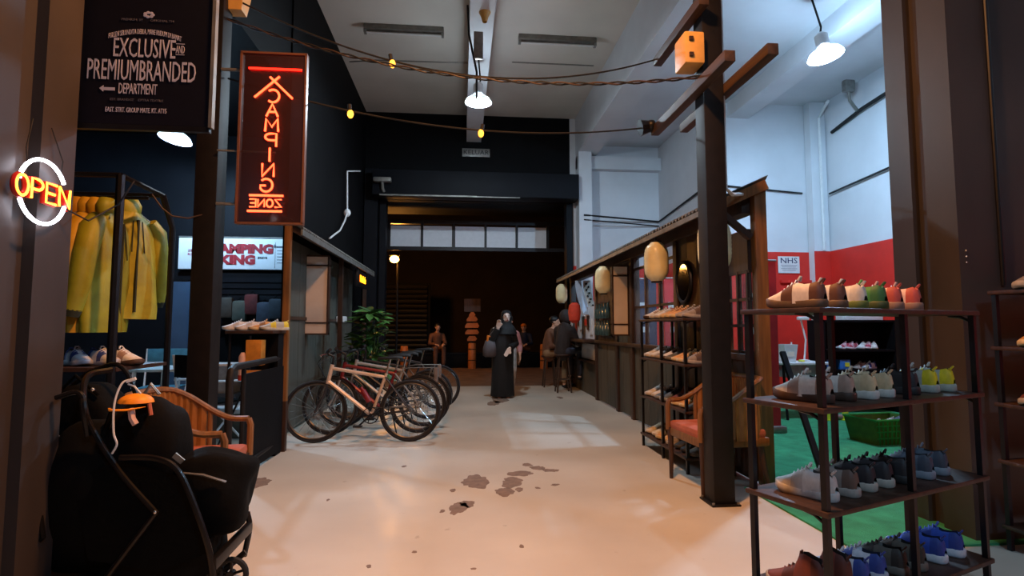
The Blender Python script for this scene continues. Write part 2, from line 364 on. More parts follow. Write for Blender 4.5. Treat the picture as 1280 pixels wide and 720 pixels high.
# pipes of the bay walls
t = tag(M().tube([(2.6, 11.33, 3.65), (4.37, 11.66, 3.6), (4.36, 9.6, 3.75), (4.36, 9.3, 3.75)], .02).tube([(2.6, 11.33, 3.55), (4.37, 11.66, 3.5)], .014).out('wall_cable', 'black_rubber'), 'dark cable along the white wall above the tiled roof', 'cable')
t = tag(M().tube([(4.45, 9.15, 3.78), (6.1, 9.14, 3.66)], .015).tube([(6.45, 8.9, 3.6), (6.46, 4.0, 3.85)], .018).out('wall_cable', 'black_rubber'), 'thin dark cable along the wall over the red dado', 'cable')
t = tag(M().tube([(6.36, 8.97, 2.6), (6.36, 8.97, 5.0), (6.2, 8.5, 5.1)], .025).out('down_pipe', 'white_plastic'), 'pale vertical pipe in the corner of the shoe bay', 'pipe')
a, e = at(1065, 152, 8.3), at(1110, 112, 7.4); e2 = at(1068, 105, 8.0)
t = thing('floodlight', 'small dark floodlight on a cable near the bay corner', 'lamp', (6.4, 8.0, a.z))
M().tube([(6.47, 8.8, a.z), (6.42, 8.0, a.z+.1), (6.42, 6.5, a.z+.2), (6.42, 4.5, a.z+.3)], .03).out('cable', 'black_rubber', t, world=True)
M().tube([(6.42, 8.1, a.z+.1), (6.25, 8.05, a.z+.25), (6.2, 8.0, a.z+.4)], .025).box((6.2, 8.0, a.z+.46), (.18, .1, .2), bev=.03).out('head', 'grey_metal', t, world=True)
# ---------------------------------------------------------------- right street-stall facade (plane x = 2.36)
XF = 2.36
def fac(name, label, y, cat='stall front'): return thing(name, label, cat, (XF, y, 0))
R = fac('stall_facade', 'long timber stall front with small tin roof and lanterns', 4.2)
def fp(name, m, a, b, bev=0): return M().span(a, b, bev=bev).out(name, m, R, world=True)
# end panel and posts
fp('end_panel', 'wood', (2.37, 4.17, 0), (2.47, 4.25, 2.40), .006)
for y in (4.95, 5.72, 7.3, 8.02, 9.3): fp('post', 'dark_wood', (2.31, y-.05, 0), (2.43, y+.05, 2.33), .006)
fp('post', 'dark_wood', (2.31, 11.4, 0), (2.43, 11.5, 2.33), .006)
fp('head_beam', 'dark_wood', (2.3, 4.25, 2.19), (2.42, 11.5, 2.33), .006)
# lower boards, each plank by itself
y = 4.25; k = 0
while y < 9.25:
    w_ = .31 if y < 7.3 else .43
    e = min(y+w_, 9.26)
    fp('plank', 'panel_olive' if k % 3 else 'dark_wood' if y < 5.5 else 'panel_olive', (2.345, y+.004, 0.02), (2.385, e-.004, 1.0 if y < 9.2 else 1.0)); y = e; k += 1
fp('sill', 'dark_wood', (2.29, 4.25, .98), (2.43, 9.3, 1.03), .005)
# bay A: lattice window (y 4.25-4.95)
for z in (1.03, 1.25, 1.47, 1.70): fp('window_bar', 'dark_wood', (2.345, 4.25, z), (2.375, 4.92, z+.025))
for y in (4.27, 4.43, 4.6, 4.76, 4.9): fp('window_bar', 'dark_wood', (2.34, y, 1.03), (2.38, y+.025, 1.72))
fp('wall_board', 'dark_wood', (2.34, 4.25, 1.72), (2.39, 4.92, 2.06)); fp('window_pane', 'glass', (2.356, 4.25, 1.04), (2.362, 4.9, 1.72))
# bay B: solid boards with the round mirror
for k in range(3): fp('wall_board', 'panel_olive' if k == 2 else 'dark_wood', (2.34, 4.99+k*.235, 1.03), (2.38, 4.99+k*.235+.229, 2.19))
# bay C: tall open window
for y in (5.78, 6.28, 6.78, 7.24): fp('window_bar', 'dark_wood', (2.34, y-.02, 1.03), (2.38, y+.02, 2.19))
for z in (1.5, 2.02): fp('window_bar', 'dark_wood', (2.345, 5.76, z), (2.375, 7.26, z+.03))
fp('window_pane', 'glass', (2.356, 5.78, 1.04), (2.362, 7.24, 2.02))
# bay D and E: boards
for k in range(3): fp('wall_board', 'panel_olive', (2.34, 7.34+k*.22, 1.03), (2.38, 7.34+k*.22+.214, 2.19))
for k in range(5): fp('wall_board', 'dark_wood', (2.34, 8.06+k*.24, 1.03), (2.38, 8.06+k*.24+.234, 2.19))
# roof: corrugated sheets from the eave up to the ridge, seen nearly edge on
def corr(y0, y1, m, p0, p1, pitch=.076, amp=.014, th=.006):
    t = M(); n = int((y1-y0)/pitch*6); rings = []
    for i in range(n+1):
        yy = y0+(y1-y0)*i/n; dz = amp*math.cos(2*PI*(yy-y0)/pitch)
        rings.append([(p0[0], yy, p0[1]+dz), (p1[0], yy, p1[1]+dz), (p1[0], yy, p1[1]+dz+th), (p0[0], yy, p0[1]+dz+th)])
    t.loft(rings); return t
for (y0, y1) in ((4.15, 5.6), (5.55, 7.0), (6.95, 8.5), (8.45, 10.0), (9.95, 11.5)):
    corr(y0, y1, None, (2.02, 2.26), (2.48, 2.47)).out('roof_sheet', 'galvanized', R, world=True, smooth=50)
fp('fascia', 'galvanized', (2.02, 4.15, 2.2), (2.04, 11.5, 2.245))
for k in range(10):
    y = 4.3+k*.79; M().bar((2.04, y, 2.22), (2.44, y, 2.40), .05, .05).out('rafter', 'dark_wood', R, world=True)
M().bar((2.03, 4.16, 2.215), (2.46, 4.16, 2.41), .05, .08).out('rafter', 'wood', R, world=True)
M().bar((2.12, 4.2, 2.16), (2.34, 4.2, 1.98), .05, .05).out('brace', 'dark_wood', R, world=True)
# counter of the far stall
fp('counter_front', 'panel_olive', (2.38, 9.35, 0), (2.42, 11.4, .98)); fp('counter_top', 'dark_wood', (2.1, 9.32, .98), (2.43, 11.4, 1.03), .006)
fp('counter_shelf', 'dark_wood', (2.3, 9.36, .6), (2.38, 11.3, .64)); fp('counter_panel', 'white_plastic', (2.355, 9.6, .66), (2.379, 11.2, .94))
fp('menu_board', 'white_paint', (2.30, 9.38, 1.04), (2.33, 11.35, 1.62))
for k in range(9): fp('menu_card', ['white_plastic', 'dark_wood', 'red_paint', 'grey_metal'][k % 4], (2.28, 9.45+k*.21, 1.12+.08*(k % 3)), (2.299, 9.6+k*.21, 1.4+.06*(k % 2)))
# round mirror
p = (2.32, 5.5, 1.72); t = thing('round_mirror', 'dark round mirror hung on the timber stall front', 'mirror', p)
M().tube([(0, .18*math.cos(2*PI*i/28), .21*math.sin(2*PI*i/28)) for i in range(28)], .022, closed=True).out('frame', 'black_metal', t)
M().loft([[(.0, .18*math.cos(2*PI*i/28), .21*math.sin(2*PI*i/28)) for i in range(28)], [(-.008, .17*math.cos(2*PI*i/28), .2*math.sin(2*PI*i/28)) for i in range(28)]]).out('glass', mat('mirror_glass', '15151a', .08, .6, var=.05), t)
# paper lanterns along the eave
def lantern(p, s, label):
    t = thing('paper_lantern', label, 'lantern', p, group='cream lanterns on the stall eave'); n = 26; prof = []
    H, r = .42*s, .125*s
    for i in range(n+1):
        u = i/n; q = (1-abs(2*u-1)**4)**.5; prof.append((max(.055*s, r*q)+(.0022 if i % 2 else 0), -H*u))
    b = M().lathe(prof, n=22).out('paper_body', 'lantern_paper', t, smooth=60)
    for i in range(1, 13):
        k_ = 2*i; M().tube([(prof[k_][0]*math.cos(a*PI/9), prof[k_][0]*math.sin(a*PI/9), prof[k_][1]) for a in range(18)], .0018, 4, closed=True).out('rib', 'lantern_paper', b)
    for z in (0, -H): M().lathe([(.0, z-.012), (.058*s, z-.012), (.058*s, z+.012), (0, z+.012)], n=16).out('collar', 'black_metal', t)
    M().tube([(0, 0, .01), (0, 0, .09)], .004).out('hanger', 'black_metal', t)
    return t
for px, py, s, lb in ((702, 355, .95, 'small cream paper lantern over the far stall counter'), (754, 333, .95, 'cream paper lantern beside the hanging stall banners, chipped base'),
                      (820, 303, 1, 'cream paper lantern above the shoe rack beside the stall window'), (892, 274, 1.05, 'cream paper lantern behind the dark utility post')):
    p = atx(px, py, 2.06); lantern(p, s, lb)
# upright paper sign boxes standing off the fronts
def signbox(x0, x1, y, z0, z1, label, n1, n2, pm='paper'):
    t = thing('paper_sign_box', label, 'sign box', ((x0+x1)/2, y, z0)); X0, X1 = x0-(x0+x1)/2, x1-(x0+x1)/2; H = z1-z0
    for s in (X0, X1-.02): M().span((s, -.05, 0), (s+.02, .05, H)).out('frame_stile', 'dark_wood', t)
    for z in (0, H*n1, H*n2, H-.02): M().span((X0, -.055, z), (X1, .05, z+.02)).out('frame_rail', 'dark_wood', t)
    for a, b in ((.02, H*n1), (H*n1+.02, H*n2), (H*n2+.02, H-.02)): M().span((X0+.02, -.04, a), (X1-.02, .04, b)).out('paper_pane', pm, t)
    return t
signbox(2.10, 2.34, 7.5, 1.13, 2.12, 'upright white paper sign box on the stall front', .15, .84)
signbox(-2.06, -1.75, 7.4, 1.15, 2.2, 'upright white paper sign box on the left booth', .14, .86)
# hanging banners over the counter
def noren(x, y, w_, h, m, label):
    t = M(); rings = []
    for i in range(13):
        u = i/12; bx = .16*u*u
        rings.append([(x+bx, y, 2.1-h*u), (x+bx+w_, y+.02, 2.1-h*u), (x+bx+w_, y+.032, 2.1-h*u), (x+bx, y+.012, 2.1-h*u)])
    return t.loft(rings)
mat('pale_cloth', 'a9bcd0', .85, var=.1); mat('print_cloth', '9c968c', .85, var=.15, scale=10)
t = tag(noren(2.06, 9.75, .12, .62, 0, 0).out('stall_banner', 'pale_cloth', kind=None), 'plain pale blue curved cloth banner over the counter', 'banner', 'cloth banners over the counter')
bn = thing('stall_banner', 'printed grey curved cloth banner over the counter', 'banner', (2.2, 9.72, 2.1), group='cloth banners over the counter')
noren(2.2, 9.72, .14, .62, 0, 0).out('cloth', 'print_cloth', bn, world=True)
for k in range(9): u = .1+.09*k; M().box((2.25+.16*u*u+.04*(k % 2), 9.712, 2.1-.62*u), (.035, .006, .03), rot=Euler((0, k, 0)).to_matrix()).out('printed_mark', 'black_paint', bn, world=True)
mat('red_lantern_paper', 'd04028', .6, var=.1)  # plain red paper of the hanging lantern
t = thing('red_lantern', 'red paper lantern hanging by the counter person', 'lantern', at(718, 378, 9.9)); M().lathe([(.04, .0), (.1, -.05), (.12, -.18), (.1, -.33), (.05, -.38)], n=18).out('paper_body', 'red_lantern_paper', t)
M().lathe([(0, .01), (.045, .01), (.045, -.01)], n=14).out('collar', 'black_metal', t)
# hanging glasses on bay E
mat('dark_glass', '3a4a46', .15, var=.3)
t = thing('bottle_rack', 'wire rack of dark bottles hung on the stall boards', 'rack', (2.3, 8.6, 1.1))
M().tube([(0, -.4, 0), (0, .4, 0), (0, .4, .55), (0, -.4, .55)], .008, 6, closed=True).out('wire_frame', 'black_metal', t)
for k in range(10):
    yy = -.34+.17*(k % 5); z = .02+.27*(k//5); M().lathe([(0, z), (.045, z), (.045, z+.14), (.018, z+.18), (.018, z+.24), (0, z+.24)], (-.045, yy, 0), n=12).out('bottle', 'dark_glass', t)
# ---------------------------------------------------------------- left booth (plane x = -1.78)
Lb = thing('booth_facade', 'grey panelled booth front with sloping tin roof beside the bicycles', 'booth front', (-1.9, 5.8, 0))
def lp_(name, m, a, b, bev=0): return M().span(a, b, bev=bev).out(name, m, Lb, world=True)
lp_('post', 'wood', (-1.83, 5.76, .5), (-1.765, 5.82, 2.38), .005); lp_('post_foot', 'dark_wood', (-1.83, 5.76, 0), (-1.765, 5.82, .5))
for y in (8.3, 10.3): lp_('post', 'dark_wood', (-1.83, y-.035, 0), (-1.77, y+.035, 2.3))
for k in range(9): lp_('wall_panel', 'panel_green', (-2.08, 6.66+k*.415, .02), (-2.04, 6.66+k*.415+.407, 2.3))
lp_('rail', 'dark_wood', (-2.05, 6.66, 1.34), (-2.02, 10.4, 1.38)); lp_('end_wall', 'black_paint', (-2.04, 5.9, 0), (-1.84, 5.95, .98))
lp_('head_beam', 'dark_wood', (-1.83, 5.8, 2.28), (-1.77, 10.4, 2.36))
for y0, y1 in ((5.74, 7.3), (7.25, 8.85), (8.8, 10.4)): corr(y0, y1, None, (-1.64, 2.27), (-2.06, 2.52)).out('roof_sheet', 'galvanized', Lb, world=True, smooth=50)
lp_('fascia', 'galvanized', (-1.66, 5.74, 2.2), (-1.64, 10.4, 2.26))
for k in range(6): M().bar((-1.66, 5.85+k*.88, 2.22), (-2.04, 5.85+k*.88, 2.44), .05, .05).out('rafter', 'dark_wood', Lb, world=True)
t = thing('wall_light', 'small white wall lamp on the grey booth panels', 'lamp', (-2.02, 9.2, 1.35)); M().box((.05, 0, .03), (.12, .3, .1), bev=.02).box((.02, 0, -.05), (.05, .08, .1)).out('housing', 'white_plastic', t)
p = at(358, 390, 6.63); t = thing('picture_frame', 'narrow white framed mirror on the booth end', 'frame', p)
for dx in (-.035, .035): M().box((dx, 0, 0), (.012, .02, .42)).out('stile', 'white_plastic', t)
for dz in (-.204, .204): M().box((0, 0, dz), (.08, .02, .012)).out('rail', 'white_plastic', t)
M().box((0, .004, 0), (.06, .008, .4)).out('glass', 'mirror_glass', t)
# LED sign under the booth roof
mat('led', 'ff8a10', emit='ff8c10', es=5)
t = thing('led_sign', 'orange running light sign under the booth roof', 'sign', (-1.7, 9.4, 1.93))
M().box((0, 0, .12), (.05, .95, .26), bev=.008).out('case', 'black_metal', t); text('Minikafe', .17, 'led', t, (.028, 0, .12), rot=(PI/2, 0, PI/2), sx=.95)
for yy in (-.4, .4): M().cyl((0, yy, .25), (0, yy, .36), .008).out('hanger', 'black_metal', t)
# ---------------------------------------------------------------- steel posts
def steelpost(name, x, y, w_, h, label):
    t = thing(name, label, 'post', (x, y, 0)); M().box((0, 0, h/2), (w_, w_, h), bev=.008).out('shaft', 'steel_dark', t); M().box((0, 0, .006), (w_*1.35, w_*1.35, .012)).out('base_plate', 'steel_dark', t)
    for a in (-1, 1):
        for b in (-1, 1): M().cyl((a*w_*.58, b*w_*.58, .012), (a*w_*.58, b*w_*.58, .025), .01, n=6).out('bolt', 'grey_metal', t)
    return t
g = gr(900, 628); XP, YP = g.x, g.y
UP = steelpost('utility_post', XP, YP, .155, 5.3, 'dark utility post with timber crossarms beside the armchair')
g = at(258, 360, 4.1); XL, YL = g.x, g.y; steelpost('steel_post', XL, YL, .155, 4.3, 'dark steel post carrying the red neon sign')
def arm(a, b, w_=.075): M().bar(a, b, w_, w_, bev=.006).out('crossarm', 'timber', UP, world=True)
for sx in (-.115, .115):
    arm((XP+sx, YP-.66 if sx > 0 else YP-.55, 3.02), (XP+sx, YP+.85 if sx < 0 else YP+.75, 3.02))
arm((XP-.115, YP-.2, 3.62), (XP-.115, YP+.75, 3.62))
p = (XP-.16, YP-.03, 3.3); M().box(p, (.15, .2, .24), bev=.015).out('junction_box', 'cream_plastic', UP, world=True)
for z in (.06, -.06): M().box((p[0]-.03, p[1]-.105, p[2]+z), (.03, .015, .03)).out('latch', 'dark_wood', UP, world=True)
q = (XP-.16, YP+.82, 3.06); M().sph(q, .06, (1, 1.2, .9)).tube([q, (q[0]-.1, q[1], q[2]-.02)], [.05, .075], 10).tube([q, (q[0]+.1, q[1], q[2]+.04)], .02).out('spot_lamp', 'black_metal', UP, world=True)
M().tube([(XP+.1, YP-.02, 5.2), (XP+.1, YP-.02, 2.28), (XP+.16, YP, 2.24), (XP+.4, YP+.3, 2.32)], .014).out('conduit', 'white_plastic', UP, world=True)
# wires of the festoon
def sag(a, b, d, n=24): a, b = Vector(a), Vector(b); return [a.lerp(b, i/n)-Vector((0, 0, d*4*(i/n)*(1-i/n))) for i in range(n+1)]
mat('amber_glass', 'ffb040', .2, emit='ff9a30', es=2.5)
def wire(pts, r, label, bulbs=(), twist=False):
    t = thing('festoon_wire' if bulbs else 'overhead_cable', label, 'wire', pts[0])
    if twist:
        for ph in (0, PI):
            M().tube([p+Vector((0, .009*math.cos(i*.9+ph), .009*math.sin(i*.9+ph))) for i, p in enumerate(pts)], r*.7, 6).out('strand', 'timber' if ph else 'black_rubber', t, world=True)
    else: M().tube(pts, r, 6).out('strand', 'black_rubber', t, world=True)
    for u in bulbs:
        p = pts[int(u*(len(pts)-1))]; a = rnd.uniform(-.6, .6)
        s = M().cyl(p, p+Vector((.02*a, 0, .05)), .016).out('bulb_socket', 'black_rubber', t, world=True)
        M().sph(p+Vector((-.02*a, 0, -.025)), .024, (1, 1, 1.4)).out('bulb', 'amber_glass', s, world=True)
    return t
wl = Vector((XL+.06, YL, 0)); wr_ = Vector((XP, YP, 0))
def mid(px, py, Y): return at(px, py, Y)
A0 = at(280, 22, YL); A1 = Vector((XP+.02, YP-.08, 3.12)); wire(sag(A0, A1, .24, 90), .009, 'twisted cable strung between the two dark posts', twist=True)
B0 = at(300, 2, YL); B1 = Vector((XP-.12, YP+.72, 3.64)); wire(sag(B0, B1, .36, 40), .007, 'thin festoon wire tied to the upper crossarm', (.34,))
D0 = at(285, 98, YL); D1 = Vector((XP-.14, YP+.8, 3.05)); wire(sag(D0, D1, .2, 40), .007, 'thin festoon wire tied to the lower crossarms', (.25, .55))
# ---------------------------------------------------------------- signs on the left
mat('banner_print', '0c0c18', .7, var=.1, scale=40, spec=.15); mat('print_white', 'b9b4c4', .7, var=.05); mat('print_dim', '56545f', .7, var=.05)
a = at(89, 155, 2.72); e = at(263, 155, 2.72); cx = (a.x+e.x)/2; W = e.x-a.x; zb_ = a.z
t = thing('hanging_banner', 'black banner with white lettering hung beside the left pillar', 'banner', (cx, 2.72, zb_)); H = .98
M().box((0, 0, H/2), (W, .02, H)).out('panel', 'banner_print', t)
M().span((W/2-.004, -.016, 0), (W/2+.012, .016, H)).out('edge_rail', 'galvanized', t)
M().box((-.09, 0, -.01), (W+.18, .025, .025)).out('bottom_bar', 'black_metal', t); M().box((-.0, 0, H+.01), (W+.12, .025, .025)).out('top_bar', 'black_metal', t)
kx = W/174; ox = lambda px: (px-176)*kx; oz = lambda py: (155-py)*kx
def bt(s, px, py, h, wpx, m='print_white', **k):
    o = text(s, h*kx*1.43, m, t, (0, 0, 0), ext=.001, name='lettering', **k)
    xs_ = [v.co.x for v in o.data.vertices]; w0 = max(xs_)-min(xs_); s_ = wpx*kx/w0; mid_ = (max(xs_)+min(xs_))/2
    for v in o.data.vertices: v.co.x = (v.co.x-mid_)*s_+ox(px); v.co.z += oz(py); v.co.y -= .0115
    return o
bt('EXCLUSIVE', 177, 51, 26, 78); bt('AND', 222, 50, 11, 11); bt('PREMIUMBRANDED', 175, 82, 28, 136); bt('DEPARTMENT', 171, 106.5, 14.5, 48)
bt('FULLEN SELUNDITA DELLA, MARE RUDUM DI BANAT', 177, 27, 7, 92, 'print_white', arc=.16); bt('EAST. STRT. GROUP MATE. KT. AT15', 170, 135, 6.5, 76)
bt('EST. BRAND.ST    EXTRA TEXTILE', 170, 121, 3, 66, 'print_dim'); bt('PREMIUM. ST       ORIGINAL TM', 179, 11, 3, 66, 'print_dim')
for px, s in ((222, 41.5), (222, 56.5)): M().box((ox(px), -.0115, oz(s)), (11*kx, .002, .7*kx)).out('rule', 'print_white', t)
M().prism([(ox(123), oz(106.5)), (ox(128), oz(102.5)), (ox(128), oz(105)), (ox(142), oz(105)), (ox(142), oz(109)), (ox(128), oz(109)), (ox(128), oz(111))], 'y', -.0125, -.0105).out('arrow', 'print_white', t)
em = M()
for k in range(7):
    an = k*.9; em.sph((ox(180+5*math.cos(an)), -.011, oz(3+3*math.sin(an))), 2.6*kx, (1, .08, .8), 10, 6)
em.out('emblem', 'print_white', t)
# OPEN neon on the inner face of the left pillar
mat('neon_white', 'ffffff', emit='eef0ff', es=7); mat('halo_red', 'b81808', .4); mat('neon_core', 'ffd060', emit='ff7a20', es=6)
XO = -1.81+.03; pc = atx(54, 240, XO); wY = (atx(84, 240, XO).y-atx(24, 240, XO).y)/2*1.0; hZ = (atx(54, 200, XO).z-atx(54, 280, XO).z)/2
t = thing('open_neon_sign', 'lit neon sign reading OPEN in a white oval', 'sign', pc)
def oy(u): return u     # local y runs along the wall
for a0, a1 in ((12, 152), (196, 336)):
    M().tube([(0, -wY*math.cos(math.radians(a)), hZ*math.sin(math.radians(a))) for a in [a0+(a1-a0)*i/24 for i in range(25)]][::1], .0075, 8).out('neon_ring', 'neon_white', t)
lw, lh, gap = wY*.46, hZ*.62, wY*.14; y0 = -(4*lw+3*gap)/2*1.02
for i, ch in enumerate('OPEN'):
    for st in GL[ch]:
        pts = [(.006, y0+i*(lw+gap)+x/.6*lw, (z-.5)*lh) for x, z in st]
        M().tube(pts, .0065, 8).out('neon_letter', 'neon_core', t)
        M().tube([(p[0]-.008, p[1], p[2]) for p in pts], .0125, 8).out('letter_halo', 'halo_red', t)  # wide unlit red tube added to imitate the red glow around each letter
for s in (-1, 1): M().tube([(0, s*wY*.72, hZ*.72), (0, s*wY*.78, hZ*1.2), (-.02, s*wY*.4, hZ*2.2)], .0025, 5).out('hanging_wire', 'black_rubber', t)
M().tube([(0, wY*.9, -hZ*.3), (.05, wY*1.6, -hZ*.6), (.1, wY*2.6, hZ*.2), (.12, wY*3.2, hZ*1.2)], .004, 6).out('power_cord', 'black_rubber', t)
# red neon panel CAMPING ZONE, seen from behind (letters run mirrored)
mat('neon_orange', 'ff6040', emit='ff4524', es=4.2); mat('neon_pure_red', 'ff1a10', emit='ff180c', es=4.5)
mat('acrylic', '3a2426', .12, alpha=.72, var=.05); mat('acrylic_edge', '6b4634', .4, var=.1)
YN = 4.0; a = at(297, 279, YN); e = at(377, 279, YN); top = at(338, 68, YN).z; W = e.x-a.x; H = top-a.z
t = thing('neon_sign', 'dark acrylic panel with red mirrored neon letters on the steel post', 'sign', ((a.x+e.x)/2, YN, a.z))
M().box((0, 0, H/2), (W, .03, H), bev=.004).out('panel', 'acrylic', t)
for s in (-1, 1): M().box((s*(W/2+.006), 0, H/2), (.014, .05, H)).out('frame_side', 'acrylic_edge', t)
for z in (0, H): M().box((0, 0, z), (W+.026, .05, .014)).out('frame_rail', 'acrylic_edge', t)
k = W/80
def nz(px, py): return ((px-338)*k, -.024, (279-py)*k)
def stroke(pl, m='neon_orange', r=.0075, nm='neon_tube'): M().tube([nz(*p) for p in pl], r, 8).out(nm, m, t)
stroke([(307, 74), (374, 74)], 'neon_pure_red', .008); stroke([(315, 113), (346, 84)]); stroke([(334, 85), (363, 113)])
rows = [('C', 102, 119, 339), ('A', 121, 138, 338), ('M', 141, 158, 338), ('P', 161, 178, 337), ('I', 180, 198, 336.5), ('N', 201, 218, 335), ('G', 221, 238, 334)]
for ch, yt, yb, xc in rows:
    for st in GL[ch]:
        wd = .68 if ch == 'M' else .6
        stroke([(xc-(x-wd/2)/.6*14.5, yb-(yb-yt)*z) for x, z in st])
for (a_, b_) in zip(rows, rows[1:]): stroke([(a_[3]-2, a_[2]), (a_[3]+2, b_[1])], 'black_rubber', .003, 'tube_link')
stroke([(313, 243), (355, 243)], r=.008); stroke([(311, 263.5), (354, 263.5)], r=.008)
for i, ch in enumerate('ZONE'):
    for st in GL[ch]: stroke([(353-i*10.6-x/.6*8, 258-10*z) for x, z in st], r=.006)
stroke([(340, 264), (337, 273)], 'black_rubber', .003, 'tube_link')
zc = at(275, 188, YN).z-a.z; M().tube([(XL-t.location.x+.08, 0, zc), (.02, .018, zc)], .007).out('bracket', 'grey_metal', t)
zc = at(275, 254, YN).z-a.z; xb = XL-t.location.x+.08; M().tube([(xb, .02, zc), (-W/2-.03, .02, zc), (-W/2-.02, .02, zc+.1), (-W/2-.02, .02, H)], .012).out('bracket', 'grey_metal', t)
zc = at(275, 85, YN).z-a.z; M().tube([(xb, .02, zc), (-W/2, .02, zc)], .012).out('bracket', 'grey_metal', t)
p = [at(190, 243, 3.9), at(215, 270, 3.95), at(235, 273, 4.0), at(268, 256, 4.05)]
tag(M().tube([p[0], p[0].lerp(p[1], .5)-Vector((0, 0, .02)), p[1], p[2], p[2].lerp(p[3], .6)-Vector((0, 0, .03)), p[3]], .006, 6).out('slack_cable', 'timber'), 'slack cable drooping from clothes rack to steel post', 'cable')

p = at(294, 2, 4.15); t = thing('spot_lamp', 'small beige spot lamp fixed high on the steel post', 'lamp', p)
M().loft([[(x*.09*s, y*.07*s, z) for x, y in ((-1, -1), (1, -1), (1, 1), (-1, 1))] for s, z in ((.75, -.09), (1, .06), (.8, .1))]).out('housing', 'cream_plastic', t); M().tube([(0, 0, .08), (-.1, 0, .12), (XL+.07-p.x, YL-p.y, .1)], .014).out('bracket', 'black_metal', t)
# ---------------------------------------------------------------- shoe racks
SHZ = (.14, .53, .93, 1.33)
def rack(label, loc, rz, Ln, D=.34, mid=True, name='shoe_rack', shz=SHZ, group=None):
    t = thing(name, label, 'rack', loc, rz, group)
    for x in ([0, Ln/2, Ln] if mid else [0, Ln]):
        for y in (0, D): M().box((x, y, shz[-1]/2), (.024, .024, shz[-1])).out('post', 'black_metal', t)
    for z in shz: M().box((Ln/2, D/2, z-.011), (Ln+.05, D+.05, .022), bev=.006).out('shelf', 'dark_wood', t)
    for z in shz[1:]:
        for x in (0, Ln): M().tube([(x, .0, z-.12), (x, .01, z-.05), (x, .05, z-.028), (x, .1, z-.022)], .008, 6).out('corner_brace', 'black_metal', t)
    return t
def rp(t, x, y, z):
    return basis(t) @ Vector((x, y, z))
# ---------------------------------------------------------------- shoes
def shoe_meshes(high=0):
    secs = [(-.135, .018, .03, .05), (-.125, .032, .03, .085+high*.03), (-.105, .038, .03, .1+high*.04), (-.075, .040, .03, .094+high*.05), (-.045, .040, .03, .092+high*.06), (-.02, .040, .03, .098+high*.05),
            (.005, .041, .03, .096), (.03, .043, .03, .086), (.06, .046, .03, .072), (.09, .047, .03, .06), (.115, .043, .032, .052), (.135, .033, .036, .046), (.147, .015, .04, .042)]
    N = 12; rings = []
    for x, w_, zb_, zt_ in secs:
        ank = -.12 <= x <= -.01; r = []
        for i in range(N+1):
            s = PI*i/N; yy = -w_*math.cos(s); zz = zb_-.012+(zt_-zb_+.012)*(math.sin(s)**.55)
            if ank and 5 <= i <= 7: zz -= .035; 
            elif ank and i in (4, 8): yy *= .9
            r.append((x, yy, zz))
        rings.append(r)
    up, he_, s1, s2, tc, li = M(), M(), M(), M(), M(), M()
    for k in range(len(rings)-1):
        for i in range(N):
            q = [rings[k][i], rings[k][i+1], rings[k+1][i+1], rings[k+1][i]]; x = secs[k][0]
            tgt = li if (2 <= k <= 4 and 4 <= i <= 7) else he_ if k in (0, 1, 2) else s1 if k in (6, 7) and i < 5 else s2 if k in (6, 7) and i > 6 else tc if k >= 11 else up
            tgt._faces(q, [(0, 1, 2, 3)])
    for b in (up, he_, s1, s2, tc, li): bmesh.ops.remove_doubles(b.bm, verts=b.bm.verts, dist=.0004)
    out = [(-.142, .012), (-.13, .034), (-.1, .043), (-.05, .041), (0, .040), (.05, .046), (.09, .051), (.12, .047), (.142, .034), (.156, .012)]
    so = M(); lo = []; n = len(out)
    outline = [(x, -w_) for x, w_ in out]+[(x, w_) for x, w_ in reversed(out)]
    def sp(x): return .014*max(0, (x-.07)/.086)**2
    so.loft([[(x*.97, y*.93, sp(x)) for x, y in outline], [(x, y, .006+sp(x)) for x, y in outline], [(x, y, .026+sp(x)*.8) for x, y in outline], [(x*.97, y*.9, .032+sp(x)*.7) for x, y in outline]])
    la = M()
    for j in range(4):
        x = .0+.02*j; z = .1-.0075*j-j*j*.0007; la.tube([(x, -.024, z-.012), (x+.004, 0, z+.002), (x, .024, z-.012)], .0035, 5)
    la.tube([(-.012, -.014, .1), (-.02, -.006, .114+high*.03), (-.02, .006, .114+high*.03), (-.012, .014, .1)], .005, 5)
    he = M().tube([(-.118, -.012, .09+high*.03), (-.132, -.008, .102+high*.033), (-.132, .008, .102+high*.033), (-.118, .012, .09+high*.03)], .004, 5)
    res = []
    for nm, b in (('upper', up), ('heel_panel', he_), ('side_panel', s1), ('side_panel', s2), ('toe_cap', tc), ('lining', li), ('sole', so), ('laces', la), ('heel_loop', he)):
        o = b.out(nm, 'black_metal', smooth=70); res.append((nm, o.data)); bpy.data.objects.remove(o)
    return res
SM = [shoe_meshes(0), shoe_meshes(1)]
def cm(c, rough=.6): return mat('shoe_'+c, c, rough, var=.12, scale=40)
